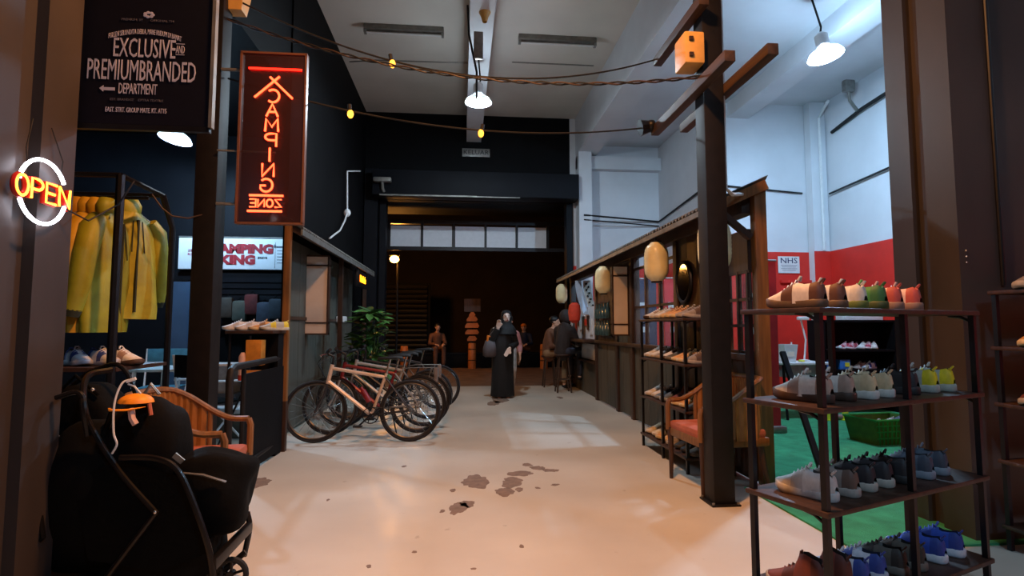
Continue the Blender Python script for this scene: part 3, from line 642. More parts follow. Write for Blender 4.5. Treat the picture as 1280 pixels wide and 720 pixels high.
KINDS_ = {   # upper, panel, lining, sole, laces, tall
 'white_brown': ('d8cdc4', '5a3526', '3a2a22', '5d4632', 'c9bfb4', 0), 'white_green': ('d9d2c8', 'c9c2b6', '3a3430', '5b6a2a', 'cfc8c0', 0), 'green': ('2f7a35', '276030', '20301c', '3c4a20', '6fae5a', 0),
 'pink_red': ('d6b4a8', 'b04a40', '5a2420', '8a6a5a', 'c9a59a', 0), 'white_strap': ('dfd6cc', 'a88a7a', '2a2224', '4a3428', 'e0d8d0', 0), 'cream': ('cdb894', 'cbb28a', '2c2826', 'd6ccc0', 'd9ccb6', 0),
 'black': ('1a191c', '232226', '0c0c0d', '2e2a28', '151515', 0), 'black_white': ('1d1c20', '26252a', '0c0c0d', 'b9aea0', '1a1a1a', 0), 'grey_yellow': ('a9a8a0', 'd9c21e', '2c2c2c', 'b9b6a8', 'bdbcb4', 0),
 'white_mesh': ('d5cfca', 'bdb4ae', '4a4542', 'c9c2bc', 'd9d5d0', 0), 'grey_brown': ('8a7e76', '5e4a40', '2a2422', 'a59a90', '8f857c', 0), 'blue_grey': ('55606e', '3c4554', '20242c', '8a909a', '6c7684', 0),
 'brown_red': ('6e3428', '4e231c', '20110e', 'a89a8c', '7d4436', 1), 'blue_white': ('c9ccd6', '2c4490', '1c2238', 'b9bcc8', 'd0d2da', 0), 'blue': ('2a4cae', '223c8c', '141c38', 'cfd2da', '3f60bc', 0),
 'grey_black': ('57534c', '2a2826', '141312', '6e675e', '45423e', 0), 'tan': ('c98f4e', '8a5a2c', '3a2414', 'd2b88c', 'c79a60', 0), 'red_pink': ('a83a4a', 'd0a0a8', '401820', 'cfc4c4', 'd8c0c4', 0)}
PROTO = {}
SAID = {'white_brown': 'white golf shoe with brown heel', 'white_green': 'white golf shoe with olive sole', 'green': 'green golf shoe', 'pink_red': 'pale pink golf shoe with red stripes', 'white_strap': 'white shoe with tan strap',
 'cream': 'cream canvas trainer with white sole', 'black': 'black leather trainer', 'black_white': 'black trainer with pale heel sole', 'grey_yellow': 'grey trainer with yellow heel', 'white_mesh': 'white mesh trainer', 'grey_brown': 'grey and brown trainer',
 'blue_grey': 'blue grey trainer', 'brown_red': 'reddish brown ankle shoe', 'blue_white': 'white trainer with blue panels', 'blue': 'bright blue trainer with white sole', 'grey_black': 'grey and black trainer', 'tan': 'tan golden shoe', 'red_pink': 'crimson and pink trainer'}
def shoe(kind, p, rz, where, scale=1):
    lab = SAID[kind]+' '+where
    if kind not in PROTO:
        c = KINDS_[kind]; t = thing('shoe', lab, 'shoe', p, rz)
        for (nm, me), col in zip(SM[c[5]], (c[0], c[1], c[1], c[1], c[0] if kind != 'brown_red' else c[1], c[2], c[3], c[4], c[1])):
            me2 = me.copy(); me2.materials.clear(); me2.materials.append(cm(col)); link(nm, me2, t)
        PROTO[kind] = t; t['group'] = 'shoes '+where; t.scale = scale if isinstance(scale, tuple) else (scale,)*3; return t
    t = dup(PROTO[kind], p, rz, lab, 'shoes '+where, scale=scale); return t
def row(rk, z, items, where, toe, ly=.17, dj=.012, sv=None):
    for x, kind in items:
        shoe(kind, rp(rk, x, ly+rnd.uniform(-dj, dj), z), toe+rnd.uniform(-.06, .06), where, rnd.uniform(1.06, 1.12) if not sv else sv)
R1 = rack('tall black shoe rack with dark wooden boards before the right pillar', (1.43, 2.07, 0), math.radians(21), 1.18)
T1 = math.radians(122); SV = (.86, 1.0, 1.22)
row(R1, 1.33, [(.10, 'white_brown'), (.255, 'white_brown'), (.40, 'white_green'), (.53, 'green'), (.68, 'pink_red'), (.82, 'pink_red')], 'on top board of rack by pillar', T1, sv=SV)
row(R1, .93, [(.13, 'white_strap'), (.29, 'white_strap'), (.43, 'cream'), (.565, 'cream'), (.78, 'black'), (.96, 'grey_yellow'), (1.08, 'grey_yellow')], 'on second board of rack by pillar', T1, sv=SV)
row(R1, .53, [(.12, 'white_mesh'), (.26, 'grey_brown'), (.41, 'black_white'), (.545, 'black_white'), (.68, 'black'), (.86, 'blue_grey'), (1.0, 'blue_grey')], 'on third board of rack by pillar', T1, sv=SV)
row(R1, .14, [(.05, 'brown_red'), (.19, 'brown_red'), (.33, 'blue_white'), (.46, 'blue_white'), (.60, 'grey_black'), (.73, 'grey_black'), (.91, 'blue'), (1.06, 'blue')], 'on lowest board of rack by pillar', T1, sv=SV)
R2 = rack('black shoe rack against the stall front behind the utility post', (1.93, 5.72, 0), -PI/2, 1.14)
for z, where, ks in ((1.33, 'on top board of rack by stall front', ['white_strap', 'cream', 'white_mesh', 'tan', 'tan', 'tan', 'grey_brown', 'grey_brown']),
                     (.93, 'on second board of rack by stall front', ['white_mesh', 'white_mesh', 'grey_brown', 'white_brown', 'grey_black', 'tan', 'tan', 'grey_brown']),
                     (.53, 'on third board of rack by stall front', ['white_mesh', 'white_mesh', 'blue_grey', 'blue_grey', 'brown_red', 'tan', 'tan', 'grey_black']),
                     (.14, 'on lowest board of rack by stall front', ['cream', 'cream', 'tan', 'tan', 'grey_brown', 'black', 'black', 'grey_black'])):
    row(R2, z, [(.06+.146*i, k_) for i, k_ in enumerate(ks)], where, PI*1.06)
# dark shelf unit right of the pillar, only its edge in view
R3 = rack('dark shoe shelf on the far side of the right pillar', (3.1, 2.64, 0), math.radians(5), .8, .24, False, shz=(.14, .5, .82, 1.14, 1.46))
for z, ks in ((1.14, ['tan', 'tan']), (.82, ['brown_red', 'brown_red']), (1.46, ['grey_brown', 'grey_black'])): row(R3, z, [(.12, ks[0]), (.3, ks[1])], 'on %s dark shelf beside the wall' % {1.14: 'the middle', .82: 'the lower', 1.46: 'the upper'}[z], math.radians(200), .12)
# ---------------------------------------------------------------- armchairs
mat('seat_red', 'b05a3c', .7, var=.12, scale=20, bump=.2)
def armchair(label, loc, rz):
    t = thing('armchair', label, 'chair', loc, rz)
    path = [(.27, .275), (.1, .29), (-.08, .29), (-.19, .27), (-.26, .2), (-.29, .1), (-.295, 0)]; path = path+[(x, -y) for x, y in reversed(path[:-1])]
    # fine path
    fine = []
    for i in range(len(path)-1):
        for k in range(6): fine.append((path[i][0]+(path[i+1][0]-path[i][0])*k/6, path[i][1]+(path[i+1][1]-path[i][1])*k/6))
    fine.append(path[-1])
    def top(x): u = min(1, max(0, (.2-x)/.46)); return .64+.21*(u*u*(3-2*u))
    M().tube([(x, y, top(x)) for x, y in fine], .024, 8, flat=.8).out('top_rail', 'wood', t)
    sh = M(); rings = []
    for i, (x, y) in enumerate(fine):
        if x > .02: continue
        o = .005 if i % 2 else -.004; l = math.hypot(x, y); ux, uy = x/l, y/l; X, Y = x+ux*o, y+uy*o
        rings.append([(X, Y, .40), (X, Y, top(x)), (X-ux*.014, Y-uy*.014, top(x)), (X-ux*.014, Y-uy*.014, .40)])
    sh.loft(rings).out('woven_back', 'rattan', t, smooth=0)
    for s in (-1, 1):
        M().tube([(.27, s*.275, .64), (.285, s*.272, .60), (.285, s*.27, .40)], .021, 8).out('arm_post', 'wood', t)
        M().tube([(.03, s*.288, .42), (.03, s*.288, top(.03))], .016, 8).out('arm_post', 'wood', t)
        M().tube([(.27, s*.265, .42), (.265, s*.262, .2), (.27, s*.262, 0)], [.026, .022, .015], 8).out('leg', 'dark_wood', t)
        M().tube([(-.22, s*.22, .42), (-.25, s*.23, .2), (-.29, s*.24, 0)], [.026, .022, .015], 8).out('leg', 'dark_wood', t)
    M().box((0, 0, .385), (.56, .55, .07), bev=.02).out('seat_frame', 'wood', t)
    M().box((.01, 0, .445), (.54, .53, .07), bev=.03).out('seat_cushion', 'seat_red', t)
    return t
armchair('barrel armchair with red cushion between utility post and shoe rack', (2.03, 4.235, 0), math.radians(184))
armchair('barrel armchair with red cushion behind the loaded stroller', (-1.66, 3.55, 0), math.radians(6))
# ---------------------------------------------------------------- bicycles
mat('tyre', '17161a', .8, var=.2); mat('rim', '55504c', .35, .7, var=.1)
def bike(label, loc, rz, fc, accent, rack_=False, guard=False, bottle=False, steer=0, lean=0):
    t = thing('bicycle', label, 'bicycle', loc, group='bicycles parked beside the booth', rot=(lean, 0, rz))
    r = .335; FX, RX = .51, -.51; fm = mat('bike_'+fc, fc, .35, .2, var=.08); am = mat('bike_'+accent, accent, .4, .1, var=.08)
    st = Matrix.Translation((FX-.04, 0, 0)) @ rotz(steer) @ Matrix.Translation((-FX+.04, 0, 0))
    def S(ps): return [st @ Vector(p) for p in ps]
    for X in (FX, RX):
        ft = (lambda ps: S(ps)) if X > 0 else (lambda ps: [Vector(p) for p in ps])
        wh = M().tube(ft([(X+(r-.017)*math.cos(a*PI/18), 0, r+(r-.017)*math.sin(a*PI/18)) for a in range(36)]), .017, 8, closed=True).out('tyre', 'tyre', t)
        M().tube(ft([(X+(r-.042)*math.cos(a*PI/18), 0, r+(r-.042)*math.sin(a*PI/18)) for a in range(36)]), .011, 6, closed=True).out('rim', 'rim', wh)
        sp = M()
        for k in range(20):
            a = 2*PI*k/20; sp.tube(ft([(X+.02*math.cos(a+1), (-1)**k*.022, r+.02*math.sin(a+1)), (X+(r-.045)*math.cos(a), 0, r+(r-.045)*math.sin(a))]), .0014, 4)
        sp.out('spokes', 'chrome', wh, kind='stuff'); M().tube(ft([(X, -.045, r), (X, .045, r)]), .017, 10).out('hub', 'chrome', wh)
    bb = (-.09, 0, .29); seat = (-.24, 0, .74); hd = (.36, 0, .80); hl = (.39, 0, .66)
    M().tube([seat, bb], .017).tube([hl, bb], .022).tube([(-.225, 0, .70), hd], .019).tube([(.352, 0, .84), (.395, 0, .63)], .022).out('frame', fm, t)
    ss = M()
    for s in (-1, 1): ss.tube([bb, (RX, s*.05, r)], .01).tube([(-.23, s*.012, .70), (RX, s*.05, r)], .009)
    ss.out('rear_stays', am, t)
    fk = M()
    for s in (-1, 1): fk.tube(S([(.395, s*.03, .63), (.43, s*.045, .5), (FX, s*.05, r)]), .012)
    fk.out('fork', am, t)
    hb = M().tube(S([(.35, 0, .84), (.345, 0, .93), (.41, 0, .96)]), .014).tube(S([(.36, -.3, .985), (.40, -.15, .965), (.41, 0, .96), (.40, .15, .965), (.36, .3, .985)]), .013).out('handlebar', 'black_metal', t)
    for s in (-1, 1):
        M().tube(S([(.39, s*.19, .968), (.36, s*.3, .985), (.34, s*.34, .99)]), .018).out('grip', 'black_rubber', hb)
        M().tube(S([(.40, s*.17, .955), (.46, s*.2, .93), (.44, s*.28, .92)]), .006, 5).out('brake_lever', 'chrome', hb)
        M().tube(S([(.44, s*.17, .93), (.50, s*.08, .85), (.42, 0, .68)]), .004, 5).out('cable', 'black_rubber', hb)
    M().tube([(-.235, 0, .72), (-.28, 0, .9)], .013).out('seat_post', 'chrome', t)
    sd = M(); rings = []
    for x, w_, z in ((-.42, .05, .9), (-.41, .075, .915), (-.36, .078, .92), (-.3, .05, .915), (-.22, .024, .912), (-.15, .018, .905), (-.14, .01, .895)):
        rings.append([(x, w_*math.cos(2*PI*i/10), z+.018*math.sin(2*PI*i/10)-.012*abs(math.cos(2*PI*i/10))) for i in range(10)])
    sd.loft(rings).out('saddle', 'black_rubber', t, smooth=60)
    ck = M().tube([(-.09+.085*math.cos(a*PI/12), .05, .29+.085*math.sin(a*PI/12)) for a in range(24)], .006, 5, closed=True).tube([(-.09, -.06, .29), (-.09, .06, .29)], .02)
    for k in range(5): ck.tube([(-.09, .05, .29), (-.09+.08*math.cos(k*1.257), .05, .29+.08*math.sin(k*1.257))], .006, 4)
    ck.out('chainring', 'black_metal', t)
    for s in (-1, 1):
        e = (-.09+s*.12, s*.075, .29-s*.11); ca = M().tube([(-.09, s*.06, .29), (e[0], s*.07, e[2])], .01).out('crank_arm', 'black_metal', t)
        M().box((e[0], s*.115, e[2]), (.09, .08, .02), bev=.004).out('pedal', 'black_rubber', ca)
    M().tube([(RX, .05, r+.03), (-.09, .05, .375)], .004, 4).tube([(RX, .05, r-.03), (-.09, .05, .205)], .004, 4).tube([(RX+.035*math.cos(a*PI/8), .05, r+.035*math.sin(a*PI/8)) for a in range(16)], .006, 5, closed=True).out('chain', 'rim', t)
    M().tube([(-.3, -.05, .33), (-.36, -.17, .01)], .008, 6).out('kickstand', 'black_metal', t)
    if guard:
        for X, a0, a1 in ((FX, 20, 170), (RX, 10, 190)):
            pts = [(X+(r+.018)*math.cos(math.radians(a0+(a1-a0)*i/16)), 0, r+(r+.018)*math.sin(math.radians(a0+(a1-a0)*i/16))) for i in range(17)]
            g_ = M(); g_.loft([[Vector(p)+Vector((0, s, 0)) for s in (-.028, 0, .028)] for p in (S(pts) if X > 0 else pts)], cap=False, closed=False); g_.out('mudguard', 'rim', t)
    if rack_:
        ra = M()
        for s in (-1, 1): ra.tube([(-.24, s*.05, .72), (-.34, s*.06, .735), (-.68, s*.06, .735)], .006, 5).tube([(RX, s*.055, r), (-.6, s*.06, .735)], .006, 5)
        ra.out('luggage_rack', 'grey_metal', t)
        M().box((-.66, 0, .64), (.05, .16, .18), bev=.01).out('rear_bag', mat('bag_grey', '7d6f66', .6), t)
    if bottle: M().lathe([(0, 0), (.035, 0), (.035, .15), (.02, .17), (.02, .2), (0, .2)], n=12).out('bottle', mat('bottle_red', '8e1e22', .4), t, loc=(.06, 0, .37), rot=(0, .55, 0))
    return t
# front wheel to the left in the picture: local +x points to world -x
bike('white and orange bicycle nearest the black steel rail', (-1.07, 6.15, 0), PI-.02, 'd9c0ac', '2a2628', steer=.12, lean=.08)
bike('dark red bicycle with bottle beside the white one', (-1.02, 6.62, 0), PI+.03, '7e1d20', '8c8884', guard=True, bottle=True, steer=-.15, lean=.07)
bike('silver bicycle with grey rear bag parked between red and black ones', (-.98, 7.08, 0), PI-.05, 'a9a6a2', '6d6a66', rack_=True, guard=True, lean=.08)
bike('black bicycle with luggage rack parked before the plant', (-.96, 7.6, 0), PI+.02, '232226', '4a4644', rack_=True, lean=.06, steer=.1)
bike('black bicycle with raised saddle parked nearest the gate', (-.86, 8.55, 0), PI-.03, '2a292c', '3b3836', lean=.07)
# ---------------------------------------------------------------- clothes rack and jackets
RX0 = at(147, 300, 3.6).x+2.3      # shift that puts the near upright beside the pillar
CR = thing('clothes_rack', 'black steel clothes rack loaded with yellow jackets', 'rack', (-2.3+RX0, 3.6, 0))
def cr(ps, r=.017, nm='frame_tube'):
    ps = [(x+RX0, y, z) for x, y, z in ps]; M().tube(ps, r, 8).out(nm, 'black_metal', CR, world=True)
zt_ = 2.21
for x in (-3.1, -2.3): cr([(x, 3.6, 0), (x, 3.6, zt_)], .026, 'upright')
for x in (-3.1, -2.28): cr([(x, 4.05, zt_-.02), (x, 4.2, 1.98), (x, 4.2, 0)], .022, 'upright')
cr([(-3.1, 3.6, zt_), (-2.3, 3.6, zt_)]); cr([(-3.1, 4.05, zt_-.02), (-2.28, 4.05, zt_-.02)]); cr([(-2.3, 3.6, zt_), (-2.28, 4.05, zt_-.02)]); cr([(-3.1, 3.6, zt_), (-3.1, 4.05, zt_-.02)])
cr([(-3.1, 3.88, 2.13), (-2.28, 3.88, 2.13)], .012, 'hanging_rod')
for z in (1.0, .55): M().box((-2.7+RX0, 3.9, z-.012), (.86, .6, .024)).out('shelf', 'dark_wood', CR, world=True)
mat('jk_yellow', 'c2981c', .55, var=.15, scale=8, bump=.5, bscale=12); mat('jk_amber', 'c08a12', .55, var=.15, scale=8, bump=.5, bscale=12); mat('jk_lime', 'a8a02c', .5, var=.18, scale=8, bump=.5, bscale=12)
mat('jk_olive', '93941f', .55, var=.15, scale=8, bump=.5, bscale=12); mat('jk_lining', '2a3020', .8)
def jacket(m, label, loc, rz, s=1, seed=0):
    t = thing('jacket', label, 'jacket', loc, rz, 'yellow jackets on the clothes rack'); r = random.Random(seed); ph = [r.uniform(0, 6.3) for _ in range(6)]
    secs = [(-.80, .24, .085), (-.72, .245, .09), (-.55, .23, .085), (-.38, .215, .08), (-.22, .21, .078), (-.12, .205, .07), (-.05, .16, .06), (-.01, .09, .055), (.01, .075, .055)]
    rings = []
    for z, a, b in secs:
        rings.append([(a*s*math.cos(2*PI*i/24)*(1+.03*math.sin(5*2*PI*i/24+ph[0]+z*4)), b*s*math.sin(2*PI*i/24)*(1+.22*math.sin(4*2*PI*i/24+ph[1]+z*6)), z*s) for i in range(24)])
    M().loft(rings).out('body', m, t, smooth=60)
    for sd in (-1, 1):
        pts = [(sd*.15, 0, -.045), (sd*.215, 0, -.12), (sd*.255, .01, -.3), (sd*.275, .02, -.5), (sd*.285, .045, -.66)]
        sl = M().tube([(x*s, y*s, z*s) for x, y, z in pts], [.055*s, .072*s, .068*s, .06*s, .05*s], 14).out('sleeve', m, t, smooth=60)
        M().tube([(sd*.285*s, .043*s, -.655*s), (sd*.287*s, .05*s, -.7*s)], [.05*s, .04*s], 12).out('cuff', 'jk_lining', sl)
        M().tube([(sd*.035*s, -.08*s, -.06*s), (sd*.05*s, -.098*s, -.3*s)], .004, 5).out('drawstring', 'jk_lining', t)
    M().lathe([(.062, -.02), (.085, .02), (.09, .07), (.06, .12), (.0, .13)], (0, .02, 0), n=14, sx=1.0*s, sy=.7*s).out('hood', m, t, smooth=60)
    M().box((0, -.083*s, -.4*s), (.012, .02, .7*s)).out('zip', 'jk_lining', t)
    hg = thing('coat_hanger', 'thin wire hanger holding '+label.split(' hanging')[0].split(' hung')[0], 'hanger', loc, rz, 'hangers on the clothes rack')
    M().tube([(-.19*s, 0, -.05), (0, 0, .05), (.19*s, 0, -.05)], .006, 6).tube([(0, 0, .05), (0, 0, .12), (.015, 0, .14), (.03, 0, .13)], .004, 5).out('wire', 'grey_metal', hg)
    return t
for k, (m, nm) in enumerate([('jk_amber', 'amber rain jacket hanging nearest the left pillar'), ('jk_amber', 'amber rain jacket with orange hood hanging second on rail'), ('jk_yellow', 'yellow rain jacket hanging third from the pillar'),
                             ('jk_yellow', 'yellow rain jacket hanging between yellow and olive ones'), ('jk_olive', 'olive yellow rain jacket hanging beside the black upright')]):
    jacket(m, nm, (at(90+11.5*k, 300, 3.88).x, 3.88, 2.0), PI/2+.1*math.sin(k*2), .98, k)
jacket('jk_lime', 'lime yellow hooded jacket hung facing out on the rack', (at(162, 300, 4.1).x, 4.1, 2.06), math.radians(66), .94, 9)
mat('cloth_maroon', '431418', .8)
for k in range(6):
    hg = thing('coat_hanger', 'empty wire hanger on the clothes rail', 'hanger', (at(96+9*k, 240, 3.95).x, 3.95, 2.02), PI/2+.1*k, 'empty hangers on the rail')
    M().tube([(-.19, 0, -.05), (0, 0, .05), (.19, 0, -.05), (-.19, 0, -.05)], .004, 5).tube([(0, 0, .05), (0, 0, .1), (.015, 0, .12), (.03, 0, .11)], .003, 5).out('wire', 'chrome', hg)
for k, (kd, x) in enumerate([('white_mesh', -2.95), ('white_mesh', -2.82), ('blue_white', -2.66), ('blue_white', -2.5), ('white_strap', -2.38)]): shoe(kd, (x+RX0, 3.85, 1.0), math.radians(-60+k*9), 'on the shelf under the jackets', 1.08)
for k, (kd, x) in enumerate([('blue', -2.9), ('blue', -2.76), ('grey_yellow', -2.6), ('black', -2.42)]): shoe(kd, (x+RX0, 3.85, .55), math.radians(-70+k*9), 'on the low shelf under the jackets', 1.05)
# ---------------------------------------------------------------- camping zone behind
mat('sign_face', 'e6edf2', .5, var=.02); mat('sign_red', 'a01828', .6); mat('sign_grey', '5c6068', .6)
YS = 8.6; a = at(222, 336, YS); e = at(368, 336, YS); t = thing('camping_sign', 'white sign reading CAMPING and HIKING zone in red', 'sign', ((a.x+e.x)/2, YS, a.z)); W = e.x-a.x; H = at(300, 298, YS).z-a.z
M().box((0, .05, H/2), (W, .1, H), bev=.01).out('panel', 'sign_face', t); M().box((0, .05, H+.015), (W, .11, .02)).out('top_edge', 'galvanized', t)
kx = W/146
def st_(s, px, py, h, wpx, m, o=0):
    ob = text(s, h*kx*1.43, m, t, (0, 0, 0), ext=.003, off=o); xs_ = [v.co.x for v in ob.data.vertices]; w0 = max(xs_)-min(xs_); md = (max(xs_)+min(xs_))/2
    for v in ob.data.vertices: v.co.x = (v.co.x-md)*wpx*kx/w0+(px-295)*kx; v.co.z += (336-py)*kx; v.co.y -= .004
st_('CAMPING', 300, 309.5, 11, 81, 'sign_red', .012); st_('HIKING', 287, 324, 11, 62, 'sign_red', .012); st_('zone', 327, 320, 4, 12, 'sign_grey'); st_('&', 342.5, 305, 4.5, 3.5, 'sign_grey'); st_('ZEP', 238, 312, 3, 8, 'sign_red'); st_('RUN', 238, 317, 3, 8, 'sign_red')
M().box(((353-295)*kx, -.002, (336-306)*kx), (17*kx, .004, 2.2*kx)).out('printed_bar', 'sign_grey', t)
for k in range(5): M().box(((352-295-k % 2)*kx, -.002, (336-311-k*4)*kx), ((13-2*(k % 2))*kx, .004, .7*kx)).out('printed_line', 'sign_grey', t)
M().box(((343-295)*kx, -.002, (336-317)*kx), (.4*kx, .004, 34*kx)).out('printed_line', 'sign_grey', t)
t = thing('wall_panel', 'blue grey wall panel under the camping sign', 'panel', at(222, 440, 8.6)); p0 = at(205, 480, 8.7); p1 = at(241, 350, 8.7)
M().span((p0.x, 8.7, 0), (p1.x, 8.75, p1.z)).out('board', 'blue_grey_paint', t, world=True); M().span((p0.x, 8.68, p1.z), (-2.4, 8.76, p1.z+.12)).out('top_rail', 'black_metal', t, world=True)
t = thing('slat_wall', 'dark slatted display wall behind the steel post', 'display', at(310, 410, 8.3)); p0 = at(240, 413, 8.4); p1 = at(364, 346, 8.4)
for k in range(9): z = p0.z+(p1.z-p0.z)*k/9; M().span((p0.x, 8.38, z), (p1.x, 8.41, z+(p1.z-p0.z)/9-.018)).out('slat', 'charcoal_paint', t, world=True)
M().span((p0.x, 8.42, 0), (p1.x, 8.46, p1.z+.05)).out('backing', 'black_paint', t, world=True)
for k, (px, py, col) in enumerate([(300, 380, '4a5048'), (315, 372, '5a1c1c'), (330, 382, '333b4a'), (283, 376, '3c3a34'), (345, 378, '26303a')]):
    p = at(px, py, 8.3); t = thing('gear_bag', ['grey green', 'dark red', 'slate blue', 'brown grey', 'navy'][k]+' gear pouch hung on the dark slatted wall', 'bag', p)
    M().box((0, 0, -.1), (.2, .1, .3), bev=.04).out('pouch', mat('gear_'+col, col, .8, var=.2), t); M().tube([(-.05, 0, .04), (0, .04, .1), (.05, 0, .04)], .008, 5).out('strap', 'black_fabric', t)
# folding table and chairs in the blue light
mat('pale_teal', '3f8096', .6); mat('table_white', 'cfe0e4', .5)
p = at(206, 466, 6.9); q = at(246, 466, 6.9); zt2 = at(220, 462, 6.9).z; t = thing('folding_table', 'white folding camp table in the camping zone', 'table', (p.x+.05, 7.1, 0)); tw = .85
M().box((0, 0, zt2), (tw, .75, .03), bev=.005).out('tabletop', 'table_white', t)
for a_ in (-1, 1):
    for b_ in (-1, 1): M().cyl((a_*.36, b_*.3, 0), (a_*.33, b_*.3, zt2), .014).out('leg', 'white_plastic', t)
def camp_chair(label, loc, rz, cm_):
    t = thing('folding_chair', label, 'chair', loc, rz)
    for s in (-1, 1):
        M().tube([(s*.26, -.22, 0), (s*.26, .2, .45), (s*.26, .27, .95)], .013).out('leg', 'white_plastic', t); M().tube([(s*.24, .24, 0), (s*.24, -.22, .45)], .013).out('leg', 'white_plastic', t)
        M().tube([(s*.27, -.22, .45), (s*.27, -.2, .66), (s*.27, .24, .68)], .013).out('arm', 'white_plastic', t)
    M().box((0, 0, .44), (.5, .44, .02), bev=.005).out('seat', cm_, t); M().box((0, .25, .83), (.5, .02, .24), bev=.005).out('backrest', cm_, t)
    return t
camp_chair('folding camp chair with teal back behind the white table', (-4.05, 7.85, 0), .2, 'pale_teal'); camp_chair('folding camp chair with dark seat beside the steel post', (-2.75, 6.35, 0), 2.6, 'black_fabric')
mat('tub', '8fa3b4', .3, alpha=.75); p = gr(277, 503); t = thing('storage_tub', 'translucent grey storage tub on a stand', 'tub', (at(277, 490, 7.3).x, 7.3, 0)); z0 = at(277, 490, 7.3).z
M().loft([[(x*.2*s, y*.16*s, z0+z) for x, y in ((-1, -1), (1, -1), (1, 1), (-1, 1))] for s, z in ((.85, 0), (1, .34))]).out('bin', 'tub', t); M().box((0, 0, z0+.35), (.44, .36, .03), bev=.008).out('lid', 'white_plastic', t); M().box((0, 0, z0/2), (.5, .4, z0)).out('stand', 'blue_grey_paint', t)
t = thing('grey_cooler', 'grey white low cooler box on the floor behind the post', 'box', gr(280, 545)); M().box((0, 0, .14), (.5, .34, .28), bev=.02).out('body', 'panel_green', t); M().box((0, 0, .3), (.52, .36, .05), bev=.01).out('lid', 'white_plastic', t)
t = thing('floor_stand', 'thin black display stand with crossed legs', 'stand', (at(310, 500, 6.0).x, 6.0, 0)); x = t.location.x
M().cyl((0, 0, 0), (0, 0, 1.16), .012).out('pole', 'black_metal', t); M().tube([(-.02, -.02, .65), (-.28, -.05, 0)], .01).tube([(-.02, .02, .65), (.16, .2, 0)], .01).out('legs', 'black_metal', t, kind='stuff')
# display unit with shoes beside the booth end
p = at(292, 413, 5.5); q = at(345, 413, 5.5); t = thing('display_shelf', 'narrow dark wooden shelf with shoes beside the booth end', 'shelf', ((p.x+q.x)/2, 5.55, 0)); zs = p.z
M().box((0, 0, zs-.015), (q.x-p.x+.04, .4, .03), bev=.005).out('top_board', 'dark_wood', t); M().box((.1, .1, (zs-.03)/2), (.2, .16, zs-.03)).out('pedestal', 'black_paint', t); M().cyl((-.2, -.12, 0), (-.2, -.12, zs-.03), .013).out('leg', 'black_metal', t)
for k, (kd, dx) in enumerate([('white_mesh', -.16), ('white_mesh', -.04), ('tan', .08), ('grey_yellow', .18)]): shoe(kd, (t.location.x+dx, 5.53, zs), math.radians(205+5*k), 'on the shelf by the booth end', .95)
mat('box_orange', 'c8842c', .6); mat('box_red', 'a83020', .5); mat('label_pink', 'd8b0a4', .5)
p = at(317, 441, 5.35); t = thing('cardboard_box', 'orange cardboard box stacked under the shoes', 'box', (p.x, 5.4, p.z-.13)); M().box((0, 0, .13), (.14, .12, .24), bev=.004).out('carton', 'box_orange', t)
p = at(312, 484, 5.3); t = thing('cardboard_box', 'tall orange carton standing behind the pipe rail', 'box', (p.x, 5.35, p.z-.16)); M().box((0, 0, .16), (.14, .1, .3), bev=.004).out('carton', 'box_orange', t)
p = at(303, 458, 5.36); t = thing('spray_canister', 'pink white canister with red base by the orange box', 'canister', (p.x, 5.36, p.z-.13)); M().lathe([(0, .03), (.035, .03), (.035, .22), (.015, .26), (0, .26)], n=14).out('can', 'label_pink', t); M().lathe([(0, 0), (.036, 0), (.036, .05), (0, .05)], n=14).out('base_cap', 'box_red', t)
# pipe rail along the edge of the passage
t = thing('pipe_railing', 'black pipe railing with infill panel before the booth', 'railing', (-1.8, 5.0, 0))
M().tube([(-1.73, 4.3, 0), (-1.73, 4.3, .86), (-1.735, 4.33, .92), (-1.75, 4.42, .94), (-1.83, 5.76, .94)], .028, 10).out('rail_pipe', 'steel_dark', t, world=True)
M().span((-1.81, 4.72, .03), (-1.79, 5.74, .86)).out('infill_panel', 'black_paint', t, world=True); M().tube([(-1.75, 4.36, .12), (-1.82, 5.74, .12)], .018, 8).out('lower_pipe', 'steel_dark', t, world=True); M().tube([(-1.79, 4.72, 0), (-1.79, 4.72, .93)], .02, 8).out('post', 'steel_dark', t, world=True)
# ---------------------------------------------------------------- stroller loaded with bags
YT = 2.72
def S_(px, py, dy=0): return at(px, py, YT+dy)
t = thing('stroller', 'black folding stroller loaded with bags by the left pillar', 'stroller', (-1.45, YT, 0))
mat('tube_black', '1d1a19', .32, .5, var=.15)
def st2(nm, ps, r=.012, m='tube_black'): return M().tube(spl(ps), r, 8).out(nm, m, t, world=True)
st2('push_handle', [S_(70, 497, -.1), S_(100, 492, -.1), S_(112, 530, -.1), S_(150, 590, -.1), S_(196, 642, -.1)], .012)
st2('push_handle', [S_(88, 484, .3), S_(120, 462, .3), S_(160, 468, .3), S_(200, 600, .3)], .012)
st2('side_frame', [S_(150, 572, -.15), S_(195, 573, -.15), S_(222, 588, -.15), S_(243, 632, -.15), S_(262, 690, -.15), S_(268, 740, -.15)], .013)
st2('side_frame', [S_(196, 640, -.1), S_(150, 700, -.1), S_(120, 740, -.1)], .013)
rl = [S_(266, 706, -.15), S_(312, 658, .2)]; M().bar(rl[0], rl[1], .03, .05, bev=.006).out('foot_rail', 'tube_black', t, world=True)
st2('rear_leg', [S_(309, 640, .2), S_(312, 660, .2), S_(305, 695, .2)], .014)
M().loft([[S_(150, 575, d), S_(240, 600, d), S_(264, 690, d), S_(200, 715, d), S_(110, 700, d), S_(90, 600, d)] for d in (-.1, .28)]).out('seat_sling', 'black_fabric', t, world=True)
st2('bumper_ring', [S_(110, 545, -.1), S_(104, 500, -.1), S_(110, 470, .1), S_(140, 462, .2)], .014)
